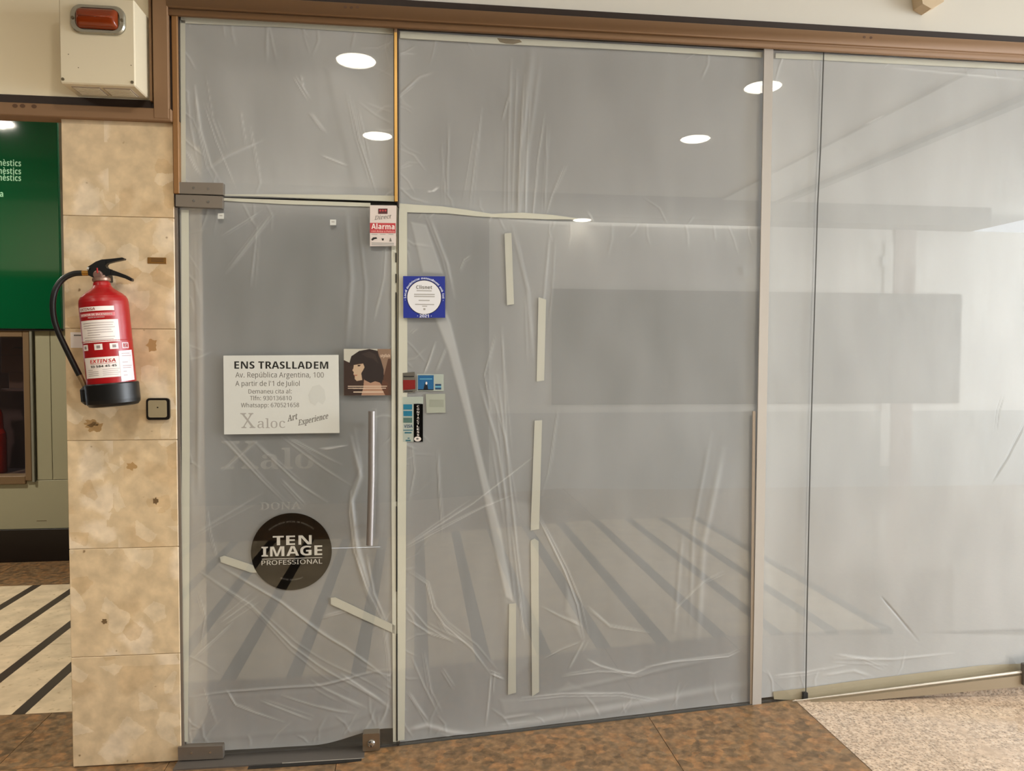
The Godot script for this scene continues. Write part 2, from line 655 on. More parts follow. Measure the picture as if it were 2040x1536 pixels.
# ---------------------------------------------------------------- setting
func slab(called: String, x0: float, x1: float, z0: float, z1: float, m: Material, parent: Node, yf: Callable, gap := 0.0012, deep := 0.06) -> void:
	var st := begin()
	var xs := [x0 + gap]
	for b in [-0.3, 1.56]:
		if b > x0 + 0.01 and b < x1 - 0.01:
			xs.append(b)
	xs.append(x1 - gap)
	z0 += gap
	z1 -= gap
	for i in xs.size() - 1:
		var a: float = xs[i]
		var b: float = xs[i + 1]
		var ya: float = yf.call(a)
		var yb: float = yf.call(b)
		var mid := Vector3((a + b) * 0.5, (ya + yb) * 0.5 - deep * 0.5, (z0 + z1) * 0.5)
		var t := [Vector3(a, ya, z0), Vector3(b, yb, z0), Vector3(b, yb, z1), Vector3(a, ya, z1)]
		var d := Vector3.DOWN * deep
		quad(st, t[0], t[1], t[2], t[3], mid)
		quad(st, t[0] + d, t[1] + d, t[2] + d, t[3] + d, mid)
		quad(st, t[0], t[1], t[1] + d, t[0] + d, mid)
		quad(st, t[3], t[2], t[2] + d, t[3] + d, mid)
		if i == 0:
			quad(st, t[0], t[3], t[3] + d, t[0] + d, mid)
		if i == xs.size() - 2:
			quad(st, t[1], t[2], t[2] + d, t[1] + d, mid)
	put(called, done(st), m, parent)

func build_floor() -> void:
	var f := structure("floor", "arcade floor of brown stone borders and white marble crossed by dark strips", "floor")
	var k := 0
	var edges := [-5.2, -4.64, -4.02, -3.4, -2.78, -2.16, -1.54, -0.92, -0.3, 0.923, 1.54]
	for i in edges.size() - 1:   # border along the shop front
		slab("brown_slab", edges[i], edges[i + 1], -0.478 if edges[i + 1] < -1.5 else (0.0 if i > 7 else -0.02), 0.72, M["brown_stone_%d" % (k % 3)], f, ramp)
		k += 1
	slab("brown_slab", -1.54, -1.25, -0.478, -0.02, M["brown_stone_1"], f, ramp)
	for i in edges.size() - 1:   # border along the far side
		slab("brown_slab", edges[i], edges[i + 1], 3.5, 5.1, M["brown_stone_%d" % (k % 3)], f, ramp)
		k += 1
	# striped field of the corridor
	var strips := []
	for i in 26:
		strips.append(-5.08 + i * 0.3)
	var at := -5.2
	for s in strips:
		slab("marble_slab", at, s - 0.035, 0.72, 2.1, M.white_marble, f, ramp)
		slab("marble_slab", at, s - 0.035, 2.1, 3.5, M.white_marble, f, ramp)
		slab("dark_strip", s - 0.035, s + 0.035, 0.72, 3.5, M.dark_stone, f, ramp, 0.0003)
		at = s + 0.035
	# granite by the street door
	var gy := func(x: float) -> float: return 0.1116 - 0.03 * (clampf(x, 1.54, 3.4) - 1.54)
	var gz := [0.0, 0.36, 0.72]
	for i in 6:
		for j in 2:
			var ox := 0.0 if j == 0 else 0.32
			slab("granite_slab", maxf(1.54, 1.54 + i * 0.64 - ox), minf(1.54 + (i + 1) * 0.64 - ox, 5.4), gz[j], gz[j + 1], M["granite_%d" % ((i + j) % 2)], f, gy, 0.0008)
	slab("granite_slab", at, 7.2, 0.72, 5.1, M.granite_1, f, gy)
	slab("granite_slab", 1.54, at, 3.5, 5.1, M.granite_0, f, gy)
	put("sky_block_slab", box_mesh(Vector3(-5.4, -0.3, -3.3), Vector3(7.2, -0.08, 6.7)), M.gap_dark, f)  # unseen slab, added to keep the sky from showing through floor gaps
	slab("granite_slab", 5.06, 7.2, 0.0, 0.72, M.granite_0, f, gy)
	# the passage on the left
	at = -5.2
	for s in [-4.58, -4.31, -4.03, -3.57, -3.3, -3.03, -2.76, -2.49, -2.215, -1.945, -1.676, -1.41]:
		slab("marble_slab", at, s - 0.026, -2.42, -1.3, M.white_marble, f, ramp)
		slab("marble_slab", at, s - 0.026, -1.3, -0.478, M.white_marble, f, ramp)
		slab("dark_strip", s - 0.026, s + 0.026, -2.42, -0.478, M.dark_stone, f, ramp, 0.0003)
		at = s + 0.026
	slab("marble_slab", at, -1.2, -2.42, -0.478, M.white_marble, f, ramp)
	for i in 7:
		slab("brown_slab", -5.2 + i * 0.58, -5.2 + (i + 1) * 0.58, -3.05, -2.42, M["brown_stone_%d" % (i % 3)], f, ramp)
	slab("shop_floor", -1.1, 3.5, -3.2, -0.02, M.interior, f, ramp)
	slab("pavement", 7.2, 16.0, -6.0, 12.0, mat("pavement", Color(0.6, 0.59, 0.57), 0.9), f, func(_x): return 0.05)

func build_shell() -> void:
	var c := structure("ceiling", "white plastered arcade ceiling with round downlights, seen in the glass", "ceiling")
	put("corridor_ceiling", box_mesh(Vector3(-5.3, CEIL, -0.06), Vector3(7.2, CEIL + 0.15, 6.7)), M.ceiling_white, c)
	put("lowered_ceiling", box_mesh(Vector3(3.15, CEIL - 0.02, 0.0), Vector3(7.2, CEIL + 0.01, 5.1)), mat("lowered_white", Color(0.90, 0.90, 0.88), 0.9), c)
	put("ceiling_rib", box_mesh(Vector3(3.72, CEIL - 0.06, 0.0), Vector3(3.80, CEIL - 0.015, 5.1)), mat("rib_grey", Color(0.62, 0.62, 0.60), 0.9), c)
	put("passage_ceiling", box_mesh(Vector3(-5.3, 3.6, -3.2), Vector3(-0.9, 3.75, -0.06)), M.ceiling_white, c)
	put("shop_ceiling", box_mesh(Vector3(-0.9, 2.9, -3.3), Vector3(3.6, 3.0, -0.07)), M.interior, c)
	var wf := structure("wall_front", "cream plastered wall above the brown metal header of the shop", "wall")
	put("plaster", box_mesh(Vector3(-0.96, 2.84, -0.06), Vector3(7.2, 3.62, 0.0), 0.001), M.plaster, wf)
	put("plaster", box_mesh(Vector3(-5.3, 2.42, -0.06), Vector3(-0.95, 3.62, 0.0), 0.001), mat("plaster_cream", Color(0.93, 0.885, 0.775), 0.85), wf)
	var wr := structure("wall_right", "white end wall beside the right-hand pane, unseen, with a jamb added to shade the floor", "wall")
	put("added_end_pier", box_mesh(Vector3(3.46, 0.0, -0.3), Vector3(4.0, 2.838, 0.22)), M.plaster, wr)  # unseen jamb, added to shade the floor beside the glass
	put("plaster", box_mesh(Vector3(4.0, 0.0, -0.3), Vector3(6.2, 2.838, 0.0)), M.plaster, wr)
	var wl := structure("wall_left", "unseen wall closing the left end of the arcade, coloured dark for its reflection", "wall")
	put("plaster", box_mesh(Vector3(-5.4, -0.05, -3.3), Vector3(-5.2, 3.7, 6.6)), mat("reflection_brown", Color(0.20, 0.16, 0.13), 0.7), wl)  # coloured dark so the display window mirrors less brightness
	var wb := structure("wall_back", "grey walls of the empty shop behind the plastic film", "wall")
	put("plaster", box_mesh(Vector3(-0.95, 0, -3.3), Vector3(3.6, 3.0, -3.2)), M.interior, wb)
	put("plaster", box_mesh(Vector3(-1.2, 0, -3.2), Vector3(-0.92, 3.6, -0.36)), M.interior, wb)
	put("plaster", box_mesh(Vector3(3.45, 0, -3.2), Vector3(3.6, 3.0, -0.08)), M.interior, wb)
	# opposite side of the arcade: only its reflection is seen
	var wo := structure("wall_opposite", "pale wall across the arcade with a long grey panel, seen in the glass", "wall")
	put("plaster", box_mesh(Vector3(-5.2, -0.05, 5.1), Vector3(12.0, 2.95, 5.3)), mat("opposite_white", Color(0.88, 0.87, 0.84), 0.7), wo)
	put("header_beam", box_mesh(Vector3(-5.2, 2.945, 4.76), Vector3(6.2, CEIL, 5.3)), mat("beam_grey", Color(0.50, 0.49, 0.47), 0.7), wo)
	put("grey_panel", box_mesh(Vector3(1.42, 1.005, 5.08), Vector3(6.12, 2.236, 5.1)), mat("grey_panel", Color(0.36, 0.35, 0.33), 0.5), wo)
	put("dado", box_mesh(Vector3(-5.2, 0.0, 5.085), Vector3(12.0, 0.919, 5.1)), mat("dado", Color(0.70, 0.70, 0.68), 0.6), wo)
	put("dark_shopfront", box_mesh(Vector3(-5.2, 0.0, 5.07), Vector3(0.75, 2.94, 5.1)), mat("dark_shopfront", Color(0.06, 0.05, 0.045), 0.5), wo)
	put("pilaster", box_mesh(Vector3(5.29, 0.0, 5.083), Vector3(5.55, 2.95, 5.1)), mat("pilaster_rose", Color(0.66, 0.61, 0.58), 0.7), wo)
	for q in [[1488, 540, 8, 8.5], [1765, 520, 7, 10]]:
		put("white_notice", box_mesh(P(q[0] - q[2], q[1] + q[3], -5.08) * Vector3(1, 1, -1), P(q[0] + q[2], q[1] - q[3], -5.075) * Vector3(1, 1, -1), 0.001), mat("notice_white", Color(0.92, 0.92, 0.90), 0.6), wo)
	put("pilaster_edge", box_mesh(Vector3(5.17, 0.3, 5.083), Vector3(5.28, 2.8, 5.1)), M.opposite_white, wo)

func build_trims() -> void:
	var h := structure("trim_1", "long brown metal header running over the shop glass", "header")
	put("shadow_strip", box_mesh(Vector3(-0.9, 2.80, 0.0), Vector3(3.5, 2.8465, 0.004), 0.0005), M.bronze_dark, h)  # flat dark strip painted in for the shadow above the header
	var prof := PackedVector2Array([Vector2(0, 2.74), Vector2(0.018, 2.736), Vector2(0.022, 2.738), Vector2(0.022, 2.757), Vector2(0.019, 2.760), Vector2(0.029, 2.763), Vector2(0.031, 2.766), Vector2(0.031, 2.808), Vector2(0.028, 2.812), Vector2(0, 2.812)])
	var pts := PackedVector2Array()
	for p in prof:
		pts.append(p)
	var st := begin()   # section drawn in (depth, height), swept along x
	var x := Transform3D(Basis(Vector3(0, 0, 1), Vector3(0, 1, 0), Vector3(1, 0, 0)), Vector3.ZERO)
	var tmp := SurfaceTool.new()
	tmp.begin(Mesh.PRIMITIVE_TRIANGLES)
	tmp.set_smooth_group(-1)
	add_prism(tmp, pts, -0.885, 3.5)
	st.append_from(tmp.commit(), 0, x)
	put("face", done(st), M.bronze, h)
	for s in [[688, 14], [700, 15], [712, 14], [1722, 74], [1735, 75]]:
		put("old_fixing_mark", prism(ellipse(P2(s[0], s[1], 0.031), 0.006, 0.005, 12), 0.0308, 0.0316), mat("mark", Color(0.33, 0.22, 0.13), 0.6), h)
	var v := structure("trim_2", "upright brown metal frame left of the glass above the door hinge", "frame")
	var l := P(301, 120).x
	put("backing", box_mesh(Vector3(l, 2.366, -0.04), Vector3(P(357, 120).x, CEIL, 0.002), 0.0005), M.bronze_dark, v)
	put("outer_lip", box_mesh(Vector3(l, 2.43, 0.0), Vector3(P(306, 120).x, CEIL, 0.02), 0.001), M.bronze, v)
	put("face", box_mesh(Vector3(P(310, 120).x, 2.366, 0.0), Vector3(P(340, 120).x, CEIL, 0.03), 0.0025), M.bronze, v)
	put("jamb", box_mesh(Vector3(P(344.5, 120).x, 2.105, -0.04), Vector3(P(356, 120).x, 2.775, 0.014), 0.002), mat("bronze_light", Color(0.54, 0.385, 0.22), 0.45, 0.2), v)
	put("shadow_gap", box_mesh(Vector3(-0.8762, 2.06, -0.05), Vector3(-0.866, 2.37, -0.004), 0.0005), M.bronze_dark, v)  # solid dark strip standing for the shadow in this gap
	put("lower_gap_shade", box_mesh(Vector3(-0.8762, 0.012, -0.05), Vector3(-0.8665, 2.058, -0.004), 0.0005), mat("gap_shade_grey", Color(0.44, 0.40, 0.36), 0.6), v)  # grey strip colours in the softer shading lower in the gap
	var lo := structure("trim_3", "brown metal header over the passage, meeting the upright frame at a mitre", "header")
	put("shadow_strip", box_mesh(Vector3(-5.2, 2.40, -0.02), Vector3(l, 2.437, 0.004), 0.0005), M.bronze_dark, lo)  # shadow line over this header, put in as a dark strip
	put("face", box_mesh(Vector3(-5.2, 2.359, -0.05), Vector3(P(310, 120).x + 0.06, 2.403, 0.028), 0.003), M.bronze, lo)
	for s in [[30, 213], [45, 213], [68, 214]]:
		put("old_fixing_mark", prism(ellipse(P2(s[0], s[1] - 2, 0.028), 0.009, 0.007, 12), 0.0278, 0.0286), mat("mark", Color(0.33, 0.22, 0.13), 0.6), lo)
	# stone pier
	var c := structure("trim_4", "pier faced with cream breccia marble slabs between passage and door", "pier")
	put("core", box_mesh(Vector3(-1.24, 0.0, -0.36), Vector3(-0.89, 2.364, -0.004)), mat("stone_joint", Color(0.50, 0.42, 0.31), 0.8), c)
	var ys := [0.004, 0.412, 0.812, 1.209, 1.615, 2.019, 2.366]
	for i in 6:
		put("marble_slab", box_mesh(Vector3(-1.2575, ys[i] + 0.0006, -0.37), Vector3(-0.8765, ys[i + 1] - 0.0006, 0.0), 0.0018), M["cream_marble_%d" % (i % 3)], c)
	for q in [[189, 851, 15, 9, 0.5], [182, 843, 12, 7, 0.2], [262, 929, 9, 7, 0.1], [310, 998, 5, 6, 0.0], [208, 1238, 5, 5, 0.3], [303, 688, 9, 12, 0.4]]:
		var sp := P2(q[0], q[1])
		var blot := PackedVector2Array()
		for k in 18:
			var rr := 1.0 + 0.22 * sin(k * 1.9 + q[4] * 9.0) + 0.12 * sin(k * 3.7)
			blot.append(sp + Vector2(cos(TAU * k / 18.0) * q[2], sin(TAU * k / 18.0) * q[3]) * rr / 519.0)
		put("stain", prism(blot, -0.0002, 0.0002), mat("stain_brown" if q[2] > 8 else "stain_dark", Color(0.66, 0.53, 0.355) if q[2] > 8 else Color(0.42, 0.33, 0.22), 0.4), c)
	var al := structure("trim_5", "thin grey metal edge strip showing behind the left side of the pier", "strip")
	put("profile", prism(px_poly([116, 215, 140, 215, 150, 655, 126, 655], -0.5), -0.53, -0.5), mat("grey_edge", Color(0.60, 0.58, 0.53), 0.5, 0.2), al)
	# gold upright and joints
	var gt := structure("trim_6", "thin gold coloured upright beside the pane over the door", "upright")
	put("bar", box_mesh(Vector3(P(785.5, 220).x, 2.10, -0.012), Vector3(P(791.5, 220).x, 2.725, 0.006), 0.001), M.gold_trim, gt)
	put("head", box_mesh(Vector3(P(785.5, 220).x, 2.722, -0.012), Vector3(P(791.5, 220).x, 2.746, 0.005), 0.001), M.bronze, gt)
	put("seal", box_mesh(Vector3(P(791.5, 220).x, 2.08, -0.011), Vector3(P(794.5, 220).x, 2.746, 0.002), 0.0005), M.bronze_dark, gt)
	var cs := structure("trim_7", "pale upright cover strip over the joint right of the large pane", "strip")
	put("strip", prism(px_poly([1522, 92, 1540, 94, 1516, 1403, 1498, 1404]), 0.0, 0.004), M.cover_strip, cs)
	put("edge", prism(px_poly([1521.5, 96, 1524, 96, 1501, 1402, 1498, 1402]), 0.0, 0.0055), M.cover_strip, cs)
	put("lower_strip", prism(px_poly([1499, 819, 1504.5, 819, 1499, 1402, 1493.5, 1402]), 0.0, 0.003), M.tan_strip, cs)
	var sill := structure("trim_8", "scuffed grey metal threshold plate under the glass door", "threshold")
	put("plate", prism(PackedVector2Array([Vector2(-0.888, -0.008), Vector2(-0.078, -0.008), Vector2(-0.078, 0.006), Vector2(-0.888, 0.006)]), -0.03, 0.062), M.sill_steel, sill)
	put("bright_edge", box_mesh(Vector3(-0.5, 0.001, 0.06), Vector3(-0.078, 0.0063, 0.0635), 0.001), mat("worn_edge", Color(0.55, 0.53, 0.50), 0.45, 0.5), sill)
	put("broken_bed", prism(PackedVector2Array([Vector2(-0.62, -0.002), Vector2(-0.085, 0.004), Vector2(-0.085, 0.0068), Vector2(-0.62, 0.0012)]), 0.063, 0.083), M.gap_dark, sill)
	var st2 := begin()
	for i in 8:
		var a := -0.07 + i * 0.1787
		var b := a + 0.1787
		add_prism(st2, PackedVector2Array([Vector2(a, ramp(a)), Vector2(b, ramp(b)), Vector2(b, ramp(b) + 0.004), Vector2(a, ramp(a) + 0.004)]), -0.012, 0.003)
	var se := structure("trim_9", "dark seal line along the foot of the large pane", "seal")
	put("seal", done(st2), mat("seal_grey", Color(0.27, 0.265, 0.25), 0.6), se)
	var al2 := structure("trim_10", "aluminium threshold bar under the right-hand pane, rising to the right", "threshold")
	put("bar", prism(px_poly([1579, 1397, 1620, 1391, 2040, 1338, 2450, 1286, 2450, 1310, 2040, 1361, 1690, 1392]), 0.0, 0.03), mat("dull_aluminium", Color(0.60, 0.54, 0.45), 0.35, 0.35), al2)
	put("bead", tube([P(1579, 1396.5, 0.025), P(1700, 1381.5, 0.026), P(2040, 1338, 0.026), P(2450, 1286, 0.026)], [0.002, 0.004, 0.0065, 0.0065], 12), mat("bead_metal", Color(0.80, 0.77, 0.72), 0.25, 0.6), al2)
	put("bracket", box_mesh(P(2031, 1362, 0.02), P(2075, 1322, 0.045), 0.004), M.sill_steel, al2)
	put("granite_riser", prism(px_poly([1579, 1399, 1690, 1391, 2040, 1358, 2450, 1308, 2450, 1380, 2040, 1388]), -0.02, 0.001), M.granite_0, al2)

func pane(called: String, label: String, pts: PackedVector2Array, category := "window") -> Node3D:
	var w := structure(called, label, category)
	put("glass", prism(pts, -0.01, 0.0), M.glass, w)
	return w

func plate(called: String, list: Array, z1: float, parent: Node, screws: Array) -> void:
	var p := put(called, prism(px_poly(list), -0.016, z1), M.steel, parent)
	for s in screws:
		put("screw", prism(ellipse(P2(s[0], s[1], z1), 0.0045, 0.0045, 16), z1 - 0.001, z1 + 0.0015), M.chrome, p)

func joint(dx: float) -> Array:   # the slightly bowed line where the two right-hand panes meet, from the foot up
	var out := []
	for q in [[1604.8, 1394], [1607.8, 1200], [1614.2, 900], [1622.2, 620], [1629, 405], [1634.4, 300], [1641.2, 104]]:
		out.append(P2(q[0], q[1]) + Vector2(dx, 0))
	return out

func build_glass() -> void:
	var t := pane("window_1", "upper glass pane above the door with film taped behind it", PackedVector2Array([Vector2(-0.855, 2.104), Vector2(-0.084, 2.100), Vector2(-0.084, 2.745), Vector2(-0.855, 2.745)]))
	plate("hinge_plate", [352, 364, 446, 366, 446, 389.5, 400, 388, 351, 386.5], 0.012, t, [[386, 374.5], [415, 376.5]])
	var d := structure("door_1", "frameless glass door with metal corner plates and upright bar handle", "door")
	put("glass", prism(PackedVector2Array([Vector2(-0.866, 0.02), Vector2(-0.081, 0.022), Vector2(-0.081, 2.092), Vector2(-0.866, 2.098)]), -0.01, 0.0), M.glass, d)
	plate("hinge_plate", [352, 389, 400, 390.5, 445, 392.5, 444, 416, 352, 412], 0.012, d, [[386, 400], [415, 402]])
	plate("pivot_plate", [356, 1486, 445, 1483, 446, 1508, 357, 1512], 0.012, d, [[382, 1500], [419, 1499]])
	var lock := put("lock", prism(round_rect((P2(722, 1460, 0.02) + P2(757, 1497, 0.02)) * 0.5, Vector2(0.064, 0.068), 0.006), -0.02, 0.022), mat("lock_steel", Color(0.62, 0.57, 0.50), 0.28, 0.85), d)
	var lc := (P(739.5, 1480, 0.02))
	var cyl := put("cylinder", lathe([[0.0145, 0.0], [0.0145, 0.004], [0.012, 0.008], [0.007, 0.0105], [0.0, 0.011]], 32), M.chrome, lock, lc + Vector3(0, 0, 0.0015))
	cyl.rotation.x = PI / 2
	put("keyway", box_mesh(lc + Vector3(-0.002, -0.011, 0.009), lc + Vector3(0.002, -0.002, 0.0125), 0.0005), M.ink_black, lock)
	var z := 0.062
	var hb := put("handle", tube([P(740.5, 819, z), P(740, 950, z), P(736.5, 1086, z)], [0.0125, 0.0125, 0.0125], 28), mat("brushed_steel", Color(0.56, 0.54, 0.53), 0.48, 0.7), d)
	for y in [850, 1055]:
		var a := P(740 - (y - 850) * 0.012, y, z)
		put("standoff", tube([Vector3(a.x, a.y, -0.001), a], [0.008, 0.008], 16), M.steel, hb)
	var m := pane("window_2", "large glass pane right of the door covered behind by wrinkled film", PackedVector2Array([Vector2(-0.0755, ramp(-0.071) + 0.006), Vector2(1.377, ramp(1.377) + 0.006), Vector2(1.377, 2.745), Vector2(-0.0755, 2.745)]))
	put("edge_seal", box_mesh(Vector3(-0.086, 0.02, -0.0175), Vector3(-0.070, 2.085, -0.0165), 0.0003), mat("edge_seal", Color(0.60, 0.58, 0.51), 0.7), m)
	for q in [[412, 470], [503, 522], [545, 563], [582, 1000], [1010, 1180], [1265, 1478]]:
		var a := P(791, q[0])
		var b := P(790, q[1])
		put("gap_seal", box_mesh(Vector3(-0.0805, b.y, -0.013), Vector3(-0.076, a.y, -0.009), 0.0003), M.gap_dark, m)
	pane("window_3", "narrow glass pane between the pale cover strip and the dark joint", PackedVector2Array([Vector2(1.38, 0.105)] + joint(-0.0003) + [Vector2(1.38, 2.745)]))
	var r := pane("window_4", "right-hand glass pane reflecting the bright street end of the arcade", PackedVector2Array([Vector2(3.45, 2.745), Vector2(3.45, 0.20)] + joint(0.0003)))
	put("joint_seal", prism(px_poly([1640.2, 102, 1642.2, 102, 1635.6, 300, 1630.2, 405, 1623.6, 620, 1615.6, 900, 1609.2, 1200, 1606.2, 1392, 1604.2, 1392, 1607.2, 1200, 1613.6, 900, 1621.6, 620, 1628.2, 405, 1633.6, 300]), -0.0015, 0.0004), mat("joint_grey", Color(0.22, 0.215, 0.20), 0.6), r)
	put("joint_foot", prism(px_poly([1600, 1380, 1609, 1380, 1609, 1396, 1600, 1396]), -0.011, 0.003), M.gap_dark, r)

# ---------------------------------------------------------------- lamps
func downlight(x: float, z: float, y: float, label: String, energy: float, size := 1.0) -> void:
	var o := thing("downlight", label, "ceiling light", Vector3(x, y, z), "round recessed downlights")
	o.scale = Vector3(size, 1.0, size)
	put("trim_ring", lathe([[0.108, 0.0], [0.108, -0.006], [0.116, -0.007], [0.122, -0.002], [0.122, 0.0]], 48), M.ceiling_white, o)
	var e := mat("lamp_glow", Color(1, 1, 1), 0.5)
	e.emission_enabled = true
	e.emission = Color(1, 0.965, 0.90)
	e.emission_energy_multiplier = 16.0
	put("lamp_diffuser", lathe([[0.0, -0.011], [0.098, -0.010], [0.106, -0.006], [0.108, 0.0], [0.0, 0.0]], 48), e, o)
	for k in 3:
		var s := SpotLight3D.new()
		s.name = "light_%d" % (k + 1)
		s.position = Vector3(cos(TAU * k / 3.0) * 0.06, -0.004, sin(TAU * k / 3.0) * 0.06)
		s.rotation.x = -PI / 2
		s.spot_angle = 86
		s.spot_angle_attenuation = 1.0
		s.spot_range = 14
		s.spot_attenuation = 2
		s.light_size = 0.005
		s.light_color = Color(1.0, 0.965, 0.905)
		s.light_energy = energy / 3.0
		s.shadow_enabled = true
		o.add_child(s)

# ---------------------------------------------------------------- things on the pier and wall
func build_alarm_box() -> void:
	var o := thing("siren_box", "cream metal alarm siren box with amber lamp on the wall above the pier", "alarm", Vector3(-1.077, 2.44, 0.0))
	var st := begin()
	add_box(st, Vector3(0.0, 0.146, 0.07), Vector3(0.243, 0.292, 0.14), 0.004)
	put("housing", done(st), mat("siren_cream", Color(0.83, 0.785, 0.68), 0.5), o)
	for g in [-0.052, 0.05]:
		var f := put("grille", box_mesh(Vector3(g - 0.046, -0.002, 0.03), Vector3(g + 0.046, 0.001, 0.112), 0.0008), mat("grille_shade", Color(0.62, 0.56, 0.49), 0.6), o)
		for k in 6:
			put("louvre", box_mesh(Vector3(g - 0.042, -0.004, 0.036 + k * 0.0125), Vector3(g + 0.042, -0.001, 0.042 + k * 0.0125), 0.0006), M.siren_cream, f)
	for sx in [-0.112, 0.111]:
		put("screw", prism(ellipse(Vector2(sx, 0.013), 0.005, 0.005, 14), 0.139, 0.1425), mat("dull_screw", Color(0.42, 0.38, 0.30), 0.5, 0.5), o)
	for q in [[-0.093, 0.097], [-0.062, 0.054], [0.108, 0.07]]:
		put("rust_spot", prism(ellipse(Vector2(q[0], q[1]), 0.0018, 0.0018, 8), 0.1395, 0.1405), M.dull_screw, o)
	var c := Vector2(0.006, 0.215)
	var st2 := begin()
	var rings := [[0.088, 0.048, 0.139], [0.088, 0.048, 0.148], [0.084, 0.045, 0.153], [0.071, 0.037, 0.153], [0.069, 0.035, 0.15]]
	for i in rings.size() - 1:
		var a := round_rect(c, Vector2(rings[i][0], rings[i][1]) * 2, rings[i][1] * 0.72, 8)
		var b := round_rect(c, Vector2(rings[i + 1][0], rings[i + 1][1]) * 2, rings[i + 1][1] * 0.72, 8)
		for k in a.size():
			var l := (k + 1) % a.size()
			quad(st2, Vector3(a[k].x, a[k].y, rings[i][2]), Vector3(a[l].x, a[l].y, rings[i][2]), Vector3(b[l].x, b[l].y, rings[i + 1][2]), Vector3(b[k].x, b[k].y, rings[i + 1][2]), Vector3(c.x + (a[k].x - c.x) * 0.89, c.y + (a[k].y - c.y) * 0.84, 0.142))
	put("bezel", done(st2), mat("bezel_chrome", Color(0.66, 0.65, 0.60), 0.25, 0.8), o)
	for sx in [-0.0785, 0.0785]:
		put("bezel_screw", prism(ellipse(c + Vector2(sx, 0), 0.005, 0.005, 14), 0.15, 0.1555), M.dull_screw, o)
	var st3 := SurfaceTool.new()
	st3.begin(Mesh.PRIMITIVE_TRIANGLES)
	st3.set_smooth_group(0)
	var n := 10
	var prev := PackedVector2Array()
	var pz := 0.0
	for i in n + 1:
		var t := PI * 0.5 * i / n
		var s := Vector2(0.066 * (1 - 0.22 * (1 - cos(t))), 0.033 * cos(t * 0.93)) * 2
		var ring := round_rect(c, s, minf(s.y * 0.49, 0.012), 6)
		var zz := 0.15 + 0.027 * sin(t)
		if i > 0:
			for k in ring.size():
				var l := (k + 1) % ring.size()
				quad(st3, Vector3(prev[k].x, prev[k].y, pz), Vector3(prev[l].x, prev[l].y, pz), Vector3(ring[l].x, ring[l].y, zz), Vector3(ring[k].x, ring[k].y, zz), Vector3(c.x, c.y, 0.13))
		prev = ring
		pz = zz
	add_prism(st3, prev, pz - 0.001, pz)
	st3.generate_normals()
	var am := mat("amber_lens", Color(0.47, 0.18, 0.055), 0.12)
	put("amber_lamp_lens", st3.commit(), am, o)

func curved(v: PackedVector3Array, r: float, a0: float, y0: float) -> PackedVector3Array:   # wraps flat print round the cylinder, a0 from the front
	for i in v.size():
		var a := a0 + v[i].x / r
		v[i] = Vector3(sin(a) * r, y0 + v[i].y, cos(a) * r)
	return v

func patch(r: float, a0: float, a1: float, y0: float, y1: float, dy := 0.0, n := 16) -> ArrayMesh:   # thin label on the cylinder
	var st := SurfaceTool.new()
	st.begin(Mesh.PRIMITIVE_TRIANGLES)
	for i in n:
		var t0 := lerpf(a0, a1, float(i) / n)
		var t1 := lerpf(a0, a1, float(i + 1) / n)
		var o0 := dy * float(i) / n
		var o1 := dy * float(i + 1) / n
		for q in [[t0, y0 + o0], [t0, y1 + o0], [t1, y1 + o1], [t0, y0 + o0], [t1, y1 + o1], [t1, y0 + o1]]:
			st.set_normal(Vector3(sin(q[0]), 0, cos(q[0])))
			st.add_vertex(Vector3(sin(q[0]) * r, q[1], cos(q[0]) * r))
	return st.commit()

